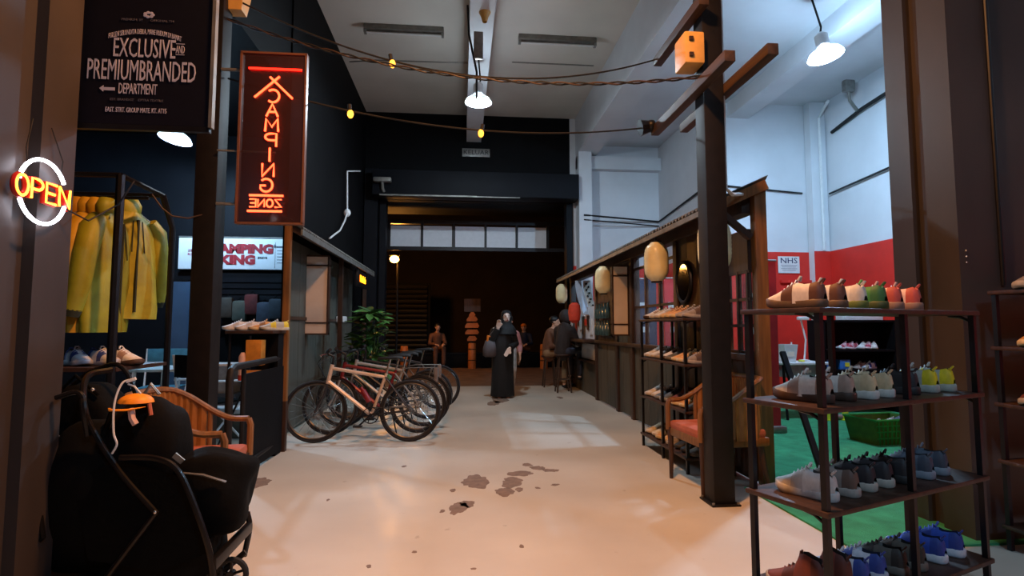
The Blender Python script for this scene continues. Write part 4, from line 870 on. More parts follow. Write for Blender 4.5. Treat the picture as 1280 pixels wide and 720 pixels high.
def wheel(c, r, nm='wheel'):
    wh = M().tube([Vector(c)+Vector((r*math.cos(a*PI/12), 0, r*math.sin(a*PI/12))) for a in range(24)], .014, 8, closed=True).out(nm, 'black_rubber', t, world=True)
    sp = M().tube([Vector(c)+Vector((0, -.02, 0)), Vector(c)+Vector((0, .02, 0))], .018, 10)
    for k in range(5): sp.tube([c, Vector(c)+Vector((r*math.cos(k*1.257+.3), 0, r*math.sin(k*1.257+.3)))], .007, 5)
    sp.out('spokes', 'tube_black', wh, world=True, kind='stuff')
g0 = gr(291, 722); wheel((-1.19, 2.78, .082), .068); wheel((-1.08, 2.78, .082), .068); wheel((-1.75, 2.6, .082), .068); wheel((-1.64, 2.6, .082), .068)
M().tube([(-1.2, 2.78, .082), (-1.07, 2.78, .082)], .01).tube([(-1.135, 2.78, .082), S_(307, 690, .1)], .015).out('caster_fork', 'tube_black', t, world=True)
for k, (px, py) in enumerate([(194, 640), (116, 487)]): M().sph(S_(px, py, -.12), .009).out('joint_bolt', 'chrome', t, world=True)
def lumpbag(name, label, c, sc, m, seed, rot=(0, 0, 0), strap=None):
    t = thing(name, label, 'bag', c, rot=rot); b = M(); bmesh.ops.create_icosphere(b.bm, subdivisions=4, radius=1); r = random.Random(seed); ks = [(Vector((r.uniform(-5, 5), r.uniform(-5, 5), r.uniform(-5, 5))), r.uniform(0, 6)) for _ in range(7)]
    for v in b.bm.verts:
        q = 1+sum(.032*math.sin(k.dot(v.co)+p) for k, p in ks); s = [math.copysign(abs(x)**.75, x) for x in v.co]; v.co = Vector((s[0]*sc[0], s[1]*sc[1], s[2]*sc[2]))*q
    b.out('bag_body', m, t, smooth=80)
    return t
mat('bag_black', '050505', .85, spec=.15, var=.4, scale=9, bump=.5, bscale=18); mat('bag_brown', '090706', .85, spec=.15, var=.3, scale=9, bump=.4, bscale=18)
b1 = lumpbag('duffel_bag', 'round black duffel bag resting on the stroller front', S_(268, 612, .12), (.19, .16, .2), MATS['bag_black'], 1, (0, .2, 0)); b1['label'] = 'round black duffel bag resting on the stroller front'
M().tube([(-.12, -.15, .1), (0, -.18, .12), (.1, -.16, .1)], .006, 5).out('zip', 'grey_metal', b1); M().box((-.14, -.14, .16), (.05, .01, .025), rot=Euler((0, .5, 0)).to_matrix()).out('tag', 'grey_metal', b1)
b2 = lumpbag('backpack', 'tall dark brown backpack standing in the stroller', S_(188, 560, .12), (.18, .15, .225), MATS['bag_brown'], 2); M().tube([(-.1, -.14, .2), (-.14, -.17, 0), (-.08, -.15, -.2)], .012, 6).out('strap', 'black_fabric', b2); M().tube([(-.03, -.02, .26), (0, -.02, .31), (.04, -.02, .26)], .008, 6).out('carry_loop', 'grey_metal', b2)
b3 = lumpbag('holdall', 'large black holdall slumped against the left pillar', S_(128, 622, .1), (.23, .18, .34), MATS['bag_black'], 3); M().tube([(-.15, -.2, .1), (-.1, -.22, -.1), (-.16, -.2, -.15)], .01, 6).out('strap', 'bag_brown', b3)
b4 = lumpbag('sling_bag', 'small black sling bag tucked behind the backpack', S_(112, 515, .35), (.16, .12, .15), MATS['bag_black'], 4); M().tube([(-.1, -.1, .1), (0, -.12, .2), (.1, -.1, .1)], .008, 6).out('strap', 'black_fabric', b4)
b5 = lumpbag('shopping_bag', 'slack black shopping bag under the stroller seat', S_(205, 690, .1), (.26, .18, .15), MATS['bag_black'], 5); M().tube([(-.1, -.16, .05), (0, -.19, .13), (.1, -.16, .05)], .006, 5).out('handle', 'bag_brown', b5)
# visor cap, lead and trinkets on the backpack
mat('cap_orange', 'f0941c', .5, var=.1); p = S_(170, 503, -.05); t = thing('sun_visor', 'bright orange visor cap lying on the backpack', 'cap', p)
b = M(); b.sph((0, 0, 0), .075, (1, .8, .55), 18, 10)
for v in list(b.bm.verts):
    if v.co.z < -.012: b.bm.verts.remove(v)
b.out('crown', 'cap_orange', t); M().tube([(-.085, -.05, -.018), (-.05, -.09, -.022), (.02, -.1, -.02), (.075, -.06, -.012)], [.004, .014, .014, .004], 8, flat=.35).out('brim', 'cap_orange', t)
M().tube([(.02, -.07, -.02), (.035, -.085, -.06), (.05, -.085, -.085)], .014, 6).out('strap', 'label_pink', t); M().tube([(.085, -.05, .0), (.1, -.06, -.05)], .008, 6).out('toggle', 'seat_red', t)
p = [S_(164, 474, -.12), S_(152, 480, -.14), S_(143, 505, -.16), S_(142, 540, -.17), S_(146, 555, -.17), S_(140, 567, -.16)]
t = thing('charging_lead', 'white charging lead looped over the dark bags', 'cable', p[0]); M().tube(spl(p), .0045, 6).out('lead', 'white_plastic', t, world=True); M().bar(S_(158, 477, -.13), S_(170, 473, -.12), .02, .014, bev=.003).out('plug', 'white_plastic', t, world=True); M().tube([S_(160, 480, -.12), S_(168, 483, -.12), S_(176, 492, -.12)], .004, 6).out('lead_loop', 'white_plastic', t, world=True)
p = gr(85, 700); t = thing('wooden_pallet', 'low wooden board platform beside the left pillar', 'pallet', (-1.78, 2.85, 0))
for k in range(4): M().box((0, -.16+.1*k, .05), (.55, .092, .02)).out('plank', 'wood', t)
for s in (-1, 1): M().box((s*.22, 0, .02), (.05, .4, .04)).out('bearer', 'dark_wood', t)
# ---------------------------------------------------------------- potted plant
mat('leaf', '41702c', .45, var=.35, scale=6); mat('leaf_dark', '2c5224', .45, var=.35, scale=6); mat('pot', '5a4a40', .6)
p = at(464, 440, 8.15); t = thing('potted_plant', 'leafy green potted plant behind the bicycles', 'plant', (p.x, 8.0, 0))
M().lathe([(0, 0), (.14, 0), (.19, .3), (.2, .34), (.175, .34), (.16, .28), (0, .28)], n=20).out('pot', 'pot', t)
r = random.Random(3)
stems = M()
for k in range(9):
    a = k*2.4; e = (.13*math.cos(a)+.04*math.sin(3*k), .1*math.sin(a), .9+.09*k*.6); stems.tube([(0, 0, .25), (e[0]*.5, e[1]*.5, .6), e], .008, 5)
stems.out('stems', 'leaf_dark', t, kind='stuff')
def leaf_mesh(m):
    b = M(); L, Wd = 1.0, .2; rows_ = []
    for i in range(6): u = i/5; wv = Wd*math.sin(PI*min(1, u*.92+.06))**.8; rows_.append([(u, -wv, -.25*u*u+.04), (u, 0, -.25*u*u), (u, wv, -.25*u*u+.04)])
    b.loft(rows_, cap=False, closed=False); o = b.out('leaf', m, smooth=60); me = o.data; bpy.data.objects.remove(o); return me
LM = [leaf_mesh('leaf'), leaf_mesh('leaf_dark')]
for k in range(150):
    u = r.random(); a = r.uniform(0, 2*PI); z = .55+.95*u; rr = .16*(1.15-u)*r.uniform(.3, 1.2)
    o = link('leaf', LM[k % 2], t, loc=(rr*math.cos(a)*1.3, rr*math.sin(a), z), rot=(r.uniform(-.4, .4), r.uniform(-.75, .35), a+r.uniform(-.5, .5))); sc = r.uniform(.17, .29); o.scale = (sc, sc, sc)
# ---------------------------------------------------------------- shoe bay furnishing
p = at(986, 331, 9.15); t = thing('wall_notice', 'white notice headed NHS on the red wall', 'poster', p)
M().box((0, 0, 0), (.4, .008, .3)).out('sheet', 'white_plastic', t); mat('ink_navy', '1c2350', .6); text('NHS', .14, 'ink_navy', t, (0, -.006, .07), sx=1.2)
for k in range(4): M().box((0, -.006, -.01-.03*k), (.3-.04*(k % 2), .002, .006)).out('printed_line', 'ink_navy', t)
p = at(1042, 340, 9.15); t = thing('switch_box', 'small grey switch box on the red wall', 'switch', p); M().box((0, 0, 0), (.12, .03, .13), bev=.008).out('case', 'grey_metal', t); M().box((0, -.018, 0), (.03, .01, .05)).out('rocker', 'white_plastic', t)
p = at(1010, 352, 9.12); tag(M().box((p.x, 9.13, p.z), (1.0, .04, .05)).out('cable_trunking', 'red_paint'), 'red cable trunking below the notice', 'trunking')
# black shoe shelf against the bay corner
YK = 7.5; a = at(1028, 400, YK); e = at(1118, 400, YK); KS = thing('display_rack', 'black display shelf with crimson shoes in the shoe bay', 'shelf', ((a.x+e.x)/2, YK, 0)); Wk = e.x-a.x
zs_ = [at(1070, y, YK).z for y in (495, 462, 437, 400)]
for s in (-1, 1): M().box((s*Wk/2, .15, zs_[-1]/2), (.05, .34, zs_[-1])).out('side_panel', 'black_paint', KS)
for z in zs_: M().box((0, .15, z-.015), (Wk, .34, .03)).out('shelf', 'black_paint', KS)
M().box((0, .31, zs_[-1]/2), (Wk, .02, zs_[-1])).out('back_panel', 'black_paint', KS)
for k, (kd, px) in enumerate([('red_pink', 1063), ('red_pink', 1072), ('white_mesh', 1086), ('red_pink', 1093), ('white_mesh', 1100)]): shoe(kd, (at(px, 430, YK).x, YK+.12, zs_[2]), math.radians(195+9*k), 'on crimson shelf row of the black display', 1)
mat('box_blue', '2f78c8', .5); mat('box_yellow', 'd8cc38', .5)
for k, (px, c_) in enumerate([(1038, 'box_blue'), (1059, 'box_blue')]):
    t = thing('shoe_box', ['small blue carton beside the grey bin', 'small blue carton with yellow spot'][k]+' on the black display', 'box', (at(px, 455, YK).x, YK+.1, zs_[1])); M().box((0, 0, .07), (.16, .12, .14), bev=.004).out('carton', c_, t)
    M().box((.03, -.063, .07), (.07, .006, .06)).out('label', 'box_yellow' if k else 'white_plastic', t)
t = thing('shoe_carton', 'long white carton with red end on the black display', 'box', (at(1080, 395, YK).x, YK+.1, zs_[3])); M().box((0, 0, .05), (.6, .2, .1), bev=.004).out('carton', 'white_plastic', t); M().box((.31, 0, .05), (.03, .2, .1)).out('end_label', 'red_paint', t)
for k, px in enumerate((1042, 1053)):
    t = thing('ball', ['white golf ball near the crimson shoes', 'white golf ball beside another ball'][k], 'ball', (at(px, 433, YK).x, YK+.05, zs_[2]+.03)); M().sph((0, 0, 0), .03).out('shell', 'white_plastic', t)
for k, (kd, px) in enumerate([('grey_brown', 1082), ('blue_white', 1094)]): shoe(kd, (at(px, 455, YK).x, YK+.12, zs_[1]), math.radians(200), 'beside the blue cartons', 1)
# desk with bins and small things
YD = 7.2; zd = at(1000, 452, YD).z; a = at(968, 452, YD).x; e = at(1026, 452, YD).x; t = thing('work_desk', 'dark desk with white top in the shoe bay', 'desk', ((a+e)/2, YD, 0)); Wd = e-a
M().box((0, 0, zd-.015), (Wd, .5, .03), bev=.004).out('desk_top', 'white_plastic', t)
for s in (-1, 1): M().tube([(s*(Wd/2-.04), -.2, 0), (s*(Wd/2-.06), -.1, zd-.03)], .018).out('leg', 'black_metal', t); M().tube([(s*(Wd/2-.04), .2, 0), (s*(Wd/2-.06), .1, zd-.03)], .018).out('leg', 'black_metal', t)
DX = (a+e)/2
def onDesk(px, dy=0): return (at(px, 440, YD).x, YD+dy, zd)
t = thing('paper_bin', 'pale blue white paper bin on the desk', 'bin', onDesk(981, -.05)); M().loft([[(x*.1*s, y*.1*s, z) for x, y in ((-1, -1), (1, -1), (1, 1), (-1, 1))] for s, z in ((.75, 0), (1, .24), (.93, .24), (.7, .02))]).out('bin', 'white_plastic', t); M().box((0, -.085, .12), (.1, .01, .08)).out('label', 'paper', t)
t = thing('desk_lamp', 'white folding desk lamp before the red wall', 'lamp', onDesk(1008, .05)); M().lathe([(0, 0), (.07, 0), (.07, .02), (0, .03)], n=16).out('base', 'white_plastic', t); M().tube([(0, 0, .02), (.03, 0, .3), (-.03, 0, .58)], .012).out('arm', 'white_plastic', t); M().box((-.02, -.03, .6), (.16, .06, .05), bev=.015).out('lamp_head', 'white_plastic', t)
t = thing('spray_bottle', 'thin white bottle beside the paper bin', 'bottle', onDesk(995, .1)); M().lathe([(0, 0), (.025, 0), (.025, .15), (.01, .19), (.01, .28), (0, .28)], n=12).out('bottle', 'white_plastic', t); M().lathe([(.0, .27), (.013, .27), (.013, .3), (0, .3)], n=10).out('cap', 'red_paint', t)
t = thing('tape_roll', 'small yellow tape roll on the desk', 'tape', onDesk(993, -.15)); M().tube([(.03*math.cos(a_*PI/8), .03*math.sin(a_*PI/8), .02) for a_ in range(16)], .014, 6, closed=True).out('roll', 'box_yellow', t)
t = thing('plastic_tray', 'clear plastic drawer tray under the desk top', 'tray', (DX, YD, zd-.22)); M().box((0, 0, .1), (Wd*.7, .36, .18), bev=.01).out('drawer', 'tub', t); M().box((0, -.19, .1), (.12, .02, .03)).out('handle', 'white_plastic', t)
# leaning black bar, cones and basket on the carpet
p0 = at(974, 432, 4.6); g = gr(1034, 612); tag(M().bar((g.x, g.y, .015), at(978, 440, g.y+.55), .045, .03).out('leaning_bar', 'black_metal'), 'black flat bar leaning towards the desk behind the rack', 'bar')
mat('cone_yellow', 'c9cc2a', .5)
for k, px in enumerate((1037, 1057)):
    g = gr(px, 526); t = thing('training_cone', ['stubby yellow marker beside a grey roller on the carpet', 'slim yellow marker at the roller end on the carpet'][k], 'cone', (g.x, g.y, .012)); M().lathe([(0, 0), (.07-.02*k, 0), (.065-.02*k, .03), (.05-.02*k, .15), (.03-.012*k, .17), (0, .17)], n=16).out('body', 'cone_yellow', t); M().lathe([(0, -.0), (.09, 0), (.09, .012), (0, .012)], n=16).out('foot', 'cone_yellow', t)
g = gr(1047, 527); t = thing('foam_roller', 'short grey roller lying between yellow markers', 'roller', (g.x, g.y+.05, .052)); M().cyl((-.09, 0, 0), (.09, 0, 0), .04, n=16).out('roller', 'grey_metal', t); M().cyl((-.1, 0, 0), (.1, 0, 0), .015).out('core', 'black_rubber', t)
mat('basket_green', '1f8a34', .5, var=.15); mat('basket_dark', '4a6a1c', .6, var=.2)
g = gr(1075, 556); t = thing('basket', 'green plastic lattice basket of shoes on the carpet', 'basket', (g.x+.36, g.y+.1, .012), .12)
L_, D_, Hb = .62, .42, .26
M().loft([[(x*L_/2*s, y*D_/2*s, z) for x, y in ((-1, -1), (1, -1), (1, 1), (-1, 1))] for s, z in ((.86, 0), (1, Hb), (.97, Hb), (.84, .015))]).out('tub', 'basket_dark', t, smooth=0)
M().tube([(-L_/2, -D_/2, Hb), (L_/2, -D_/2, Hb), (L_/2, D_/2, Hb), (-L_/2, D_/2, Hb)], .013, 6, closed=True).out('rim', 'basket_green', t)
for k in range(11): u = -.45+.09*k; M().bar((u*L_*.86, -D_/2*.86-.003, .0), (u*L_, -D_/2-.003, Hb), .012, .012).out('lattice_bar', 'basket_green', t)
for z in (.07, .14, .2): s = .86+.14*z/Hb; M().bar((-L_/2*s, -D_/2*s-.003, z), (L_/2*s, -D_/2*s-.003, z), .012, .012).out('lattice_bar', 'basket_green', t)
for k, (kd, dx) in enumerate([('blue_white', -.05), ('white_mesh', .1), ('blue_grey', .2)]): shoe(kd, (g.x+.36+dx, g.y+.1, .14+.02*k), 1+k, 'heaped in the green basket', 1)
# red roll-up banners seen through the stall windows
mat('banner_red', 'c0242c', .6, var=.15, scale=6); mat('banner_navy', '2a3450', .6, var=.15)
for k, (x, y, c_, lb) in enumerate([(3.5, 8.6, 'banner_red', 'red roll up banner behind the tall stall window'), (3.0, 8.75, 'banner_navy', 'navy roll up banner behind the tall stall window'), (3.55, 6.2, 'banner_red', 'red roll up banner behind the lattice window')]):
    t = thing('rollup_banner', lb, 'banner', (x, y, .012)); M().box((0, 0, 1.05), (.42, .01, 1.95)).out('sheet', c_, t); M().box((0, 0, .04), (.5, .14, .08), bev=.02).out('base', 'grey_metal', t); M().cyl((-.22, 0, 2.04), (.22, 0, 2.04), .012).out('top_rail', 'grey_metal', t)
    for j in range(3): M().box((-.05+.03*j, -.008, 1.6-.4*j), (.2, .004, .09)).out('printed_block', 'white_plastic', t)
# ---------------------------------------------------------------- outside
mat('sodium', 'ffb040', emit='ffa838', es=30)
pl = at(493, 324, 15.6); t = thing('street_lamp', 'orange glowing street lamp on a thin pole outside', 'lamp', (pl.x+.08, 15.7, -.02))
M().tube([(0, 0, 0), (0, 0, pl.z-.15), (-.02, 0, pl.z+.15)], [.035, .028, .02], 8).out('pole', 'steel_dark', t); M().sph((-.08, -.1, pl.z+.02), .13, (1, 1, .8)).out('globe', 'sodium', t); M().lathe([(.15, .1), (.12, .16), (.02, .2)], (-.08, -.1, pl.z+.02)).out('cap', 'black_metal', t)
light('lamp_light', lamp_data('POINT', 330, (1, .40, .08), .145), (-.08, -.1, pl.z+.02), parent=t)
tag(M().tube([at(473, 300, 13.1), at(486, 314, 14)], .03, 6).out('awning_strut', 'galvanized'), 'pale metal strut above the street lamp', 'strut')
t = thing('low_wall', 'dark low bench wall across the pavement', 'wall', (0, 17.2, -.02)); M().box((0, .2, .22), (9, .4, .44), bev=.01).out('wall', 'black_paint', t); M().box((0, .2, .45), (9.1, .46, .04)).out('coping', 'charcoal_paint', t)
t = thing('roller_shutter', 'dark corrugated shutter catching orange light across the street', 'shutter', (-3.4, 19.2, 0))
for k in range(16): M().cyl((-2.2, 0, .1+.17*k), (2.2, 0, .1+.17*k), .08, n=8).out('slat', 'steel_dark', t)
M().box((0, .12, 1.4), (4.6, .1, 2.8)).out('backing', 'black_paint', t)
mat('amber_board', 'b8682c', .6, var=.15)
def bollard(px, lb, h, extra=False):
    g = gr(px, 460); t = thing('timber_post', lb, 'post', (g.x, g.y, -.02)); M().lathe([(0, 0), (.12, 0), (.12, h), (.1, h+.03), (0, h+.03)], n=16).out('trunk', 'amber_board', t)
    for z in (h*.35, h*.8): M().tube([(.122*math.cos(a_*PI/8), .122*math.sin(a_*PI/8), z) for a_ in range(16)], .012, 6, closed=True).out('band', 'black_metal', t)
    if extra:
        M().box((0, 0, h+.05), (.05, .05, .1)).out('stem', 'black_metal', t)
        for j, (w_, z) in enumerate(((.3, .1), (.42, .3), (.44, .5), (.34, .7), (.2, .84))): M().prism([(-w_/2, h+z), (-w_/2-.0, h+z+.06), (-w_/2+.06, h+z+.15), (w_/2-.06, h+z+.15), (w_/2, h+z+.06), (w_/2-.05, h+z)], 'y', -.03, .03).out('sign_plate', 'amber_board', t)
        M().box((0, .02, h+1.2), (.5, .04, .4)).out('upper_board', 'dark_wood', t); M().cyl((0, .05, h), (0, .05, h+1.4), .025).out('pole', 'black_metal', t)
bollard(590, 'round timber post carrying a stacked plate sign outside', .75, True); bollard(680, 'round timber post beside the counter customers', .72); bollard(505, 'round timber post under the street lamp', .66)
# ---------------------------------------------------------------- people
mat('skin', 'c9987c', .55, var=.08); mat('skin_pale', 'd9bfb0', .5, var=.05); mat('abaya', '0b0b0d', .8, var=.3, scale=8, bump=.3, bscale=14); mat('hood_brown', '2a211f', .85, var=.2, bump=.3); mat('navy_cloth', '1c2038', .8, var=.2); mat('khaki', '8a6a4a', .8, var=.15); mat('orange_cloth', 'd8741c', .6)
mat('brown_cloth', '6e4630', .8, var=.15); mat('pink_cloth', 'b07878', .8, var=.1); mat('denim', '262a38', .8, var=.2); mat('hair_black', '0e0c0c', .5)
def remesh(b, name, m, parent, vox, smooth_it=6):
    o = b.out(name, m); md = o.modifiers.new('r', 'REMESH'); md.mode = 'VOXEL'; md.voxel_size = vox; sm = o.modifiers.new('s', 'SMOOTH'); sm.iterations = smooth_it; sm.factor = .4
    me = eval_mesh(o, name); me.polygons.foreach_set('use_smooth', [True]*len(me.polygons)); return link(name, me, parent)
def limb(b, ps, rs):
    b.tube(ps, rs, 12)
    for p, r in zip(ps, rs): b.sph(p, r*.98, n=12, k=8)
def hand(b, w_, d, n, curl=.5, left=1):
    d = Vector(d).normalized(); n = Vector(n).normalized(); s = d.cross(n).normalized()*left
    b.box(Vector(w_)+d*.045, (.09, .078, .028), rot=Matrix((d, s, n)).transposed())
    for k in range(4):
        o = Vector(w_)+d*.085+s*(-.03+.02*k); L = (.062, .072, .068, .054)[k]; p = [o]; dd = d.copy()
        for j in range(3): dd = (dd*math.cos(curl*.6)-n*math.sin(curl*.6)*1).normalized(); p.append(p[-1]+dd*L/2.2)
        b.tube(p, [.0105, .01, .0095, .008], 8)
    o = Vector(w_)+d*.03-s*.038; b.tube([o, o-s*.022+d*.025, o-s*.022+d*.052-n*.015], [.012, .011, .009], 8)
def head(b, c, f, h=.215, ears=True):
    c = Vector(c); f = Vector(f).normalized(); r = Vector((f.y, -f.x, 0)).normalized(); R3_ = Matrix((r, f, Vector((0, 0, 1)))).transposed()
    b.sph(c+Vector((0, 0, .02)), h/2, (.76, .9, .9), 18, 12, rot=R3_); b.sph(c+f*.02-Vector((0, 0, .045)), h/2, (.58, .66, .62), 16, 10, rot=R3_)
    b.tube([c+f*.085+Vector((0, 0, .015)), c+f*.108-Vector((0, 0, .02)), c+f*.092-Vector((0, 0, .03))], [.009, .014, .012], 8)
    for s in (-1, 1) if ears else (): b.sph(c+r*s*.083-Vector((0, 0, .005)), .022, (.4, .8, 1.2), 8, 6, rot=R3_)
def face(t, c, f, skin_lip='8a4a44'):
    c = Vector(c); f = Vector(f).normalized(); r = Vector((f.y, -f.x, 0)).normalized()
    for s in (-1, 1):
        M().sph(c+f*.083+r*s*.033+Vector((0, 0, .012)), .0085, (1, 1, .6), 10, 6).out('eye', 'hair_black', t); M().tube([c+f*.086+r*s*.016+Vector((0, 0, .032)), c+f*.088+r*s*.034+Vector((0, 0, .037)), c+f*.078+r*s*.052+Vector((0, 0, .032))], .0045, 5).out('eyebrow', 'hair_black', t)
    M().tube([c+f*.084-r*.024-Vector((0, 0, .06)), c+f*.094-Vector((0, 0, .058)), c+f*.084+r*.024-Vector((0, 0, .06))], .007, 6).out('mouth', mat('lip_'+skin_lip, skin_lip, .5), t)
def standing(label, loc, rz, top, pants):
    t = thing('person', label, 'person', loc, rz); b = M(); hc = (0, -.03, 1.36); head(b, hc, (0, -1, 0), .2); limb(b, [(0, 0, 1.14), (0, -.01, 1.28)], [.05, .045]); limb(b, [(0, .01, .8), (0, 0, 1.0), (0, 0, 1.14)], [.12, .11, .115])
    LG = [((s*.08, .01, .8), (s*.09, -.04*s, .43), (s*.09, .1*s, .07)) for s in (-1, 1)]; AR = [((s*.17, 0, 1.12), (s*.24, .02, .88), (s*.21, -.12, .72)) for s in (-1, 1)]
    for q in LG: limb(b, q, [.08, .055, .034]); b.sph((q[2][0], q[2][1]-.04, .035), .038, (.9, 2.1, .75))
    for s, q in zip((-1, 1), AR): limb(b, q, [.048, .04, .026]); hand(b, q[2], (0, -.3, -1), (s, 0, 0), .4, s)
    remesh(b, 'body', 'skin', t, .01, 3); face(t, hc, (0, -1, 0))
    c = M(); limb(c, [(0, .01, .78), (0, 0, 1.0), (0, 0, 1.12)], [.14, .135, .135]); limb(c, [(-.12, 0, 1.13), (.12, 0, 1.13)], [.075, .075])
    for q in AR: limb(c, [q[0], q[1], Vector(q[1]).lerp(Vector(q[2]), .6)], [.066, .058, .05])
    remesh(c, 'blouse', top, t, .016); p_ = M()
    for q in LG: limb(p_, [q[0], q[1], Vector(q[1]).lerp(Vector(q[2]), .92)], [.1, .075, .06])
    remesh(p_, 'trousers', pants, t, .016)
    for q in LG: M().sph((q[2][0], q[2][1]-.04, .04), .045, (.9, 2.2, .8)).out('shoe', 'black_rubber', t)
    M().sph(Vector(hc)+Vector((0, .025, .045)), .108, (.9, 1, .95)).out('hair', 'hair_black', t); return t
# woman in black robe walking towards us
g = gr(627, 497); W1 = thing('person', 'person in a long black robe and headscarf carrying a grey bag', 'person', (g.x+.02, g.y, 0), .06)
hc = (0.06, -.02, 1.43); b = M(); head(b, hc, (.05, -1, 0), .2, False); limb(b, [(.04, 0, 1.2), (.05, -.005, 1.36)], [.055, .048])
limb(b, [(0, .02, .85), (0, .02, 1.02), (.02, .01, 1.2)], [.13, .115, .12])
for s in (-1, 1): limb(b, [(s*.08, .02, .84), (s*.085, .0, .46), (s*.085, .03, .07)], [.08, .055, .035]); b.sph((s*.085, -.03, .035), .04, (.9, 2.2, .75))
limb(b, [(-.15, .01, 1.2), (-.21, -.02, .96), (-.1, -.14, 1.24)], [.05, .042, .028]); hand(b, (-.1, -.145, 1.25), (.1, -.2, 1), (.2, 1, .2), .9, 1)
limb(b, [(.17, .01, 1.2), (.22, 0, .97), (.10, -.15, .87)], [.05, .042, .028]); hand(b, (.10, -.155, .87), (-.5, -.2, -.8), (.3, 1, -.2), .4, -1)
remesh(b, 'body', 'skin_pale', W1, .009, 3); face(W1, hc, (.05, -1, 0))
rb = M(); rg = []
for z, a_, c_ in ((.03, .215, .17), (.2, .205, .16), (.5, .195, .15), (.8, .195, .145), (.95, .185, .14), (1.1, .195, .135), (1.2, .2, .12), (1.27, .14, .1), (1.32, .075, .075)):
    rg.append([(a_*math.cos(2*PI*i/32)*(1+.02*math.sin(7*2*PI*i/32+z)), c_*math.sin(2*PI*i/32)*(1+.06*math.sin(9*2*PI*i/32+z*2))+.01, z) for i in range(32)])
rb.loft(rg); rb.out('robe', 'abaya', W1, smooth=70)
for ps in ([(-.14, .01, 1.21), (-.225, -.02, .96), (-.108, -.138, 1.22)], [(.15, .01, 1.21), (.23, 0, .96), (.115, -.142, .88)]):
    M().tube([Vector(ps[0]), Vector(ps[0]).lerp(Vector(ps[1]), .5), Vector(ps[1]), Vector(ps[1]).lerp(Vector(ps[2]), .6), Vector(ps[2])], [.072, .068, .066, .058, .058], 14).sph(ps[1], .066).out('sleeve', 'abaya', W1, smooth=70)
hj = M(); C0 = Vector(hc); rg = []
HS = ((.125, .03, -.03, .03), (.115, .062, -.055, .07), (.08, .09, -.078, .1), (.03, .098, -.08, .11), (-.03, .098, -.078, .11), (-.085, .095, -.095, .1), (-.12, .1, -.1, .1), (-.2, .165, -.13, .13), (-.3, .2, -.15, .13))
HF = [[u+(v-u)*k/5 for u, v in zip(p, q)] for p, q in zip(HS, HS[1:]) for k in range(5)]+[HS[-1]]
for z, a_, y0, y1 in HF:
    rg.append([(C0.x+a_*math.cos(2*PI*i/48), C0.y+(y1+y0)/2+(y1-y0)/2*math.sin(2*PI*i/48), C0.z+z) for i in range(48)])
hj.loft(rg)
for f_ in list(hj.bm.faces):
    m_ = f_.calc_center_median()-C0
    if m_.y < -.01 and (m_.x/.068)**2+((m_.z+.006)/.082)**2 < 1: hj.bm.faces.remove(f_)
hj.out('headscarf', 'abaya', W1, smooth=70)
for s in (-1, 1): M().tube([(s*.07, .06, .015), (s*.075, -.06, .015), (s*.075, -.14, .015)], [.035, .04, .03], 10, flat=.5).out('sandal', 'brown_cloth', W1)
hb = thing('handbag', 'grey handbag hanging from the robed person', 'bag', (g.x-.21, g.y-.06, .72)); M().loft([[(w_*math.cos(2*PI*i/16), d_*math.sin(2*PI*i/16), z) for i in range(16)] for z, w_, d_ in ((0, .08, .05), (.03, .13, .07), (.16, .13, .07), (.28, .09, .05), (.3, .07, .03))]).out('pouch', mat('bag_taupe', '4c4446', .7, var=.15), hb, smooth=60)
M().tube([(-.06, 0, .28), (.02, -.03, .42), (.12, -.06, .57), (.07, -.02, .3)], .012, 6).out('strap', 'bag_taupe', hb); M().tube([(-.05, -.02, .28), (-.04, -.03, .38), (.0, -.02, .36)], .02, 8).out('orange_scarf', 'orange_cloth', hb)
g2 = gr(633, 493); standing('person in pink top walking behind the black robed one', (g2.x+.06, g2.y+.35, 0), .1, 'pink_cloth', mat('pale_trousers', 'b8aea8', .8))
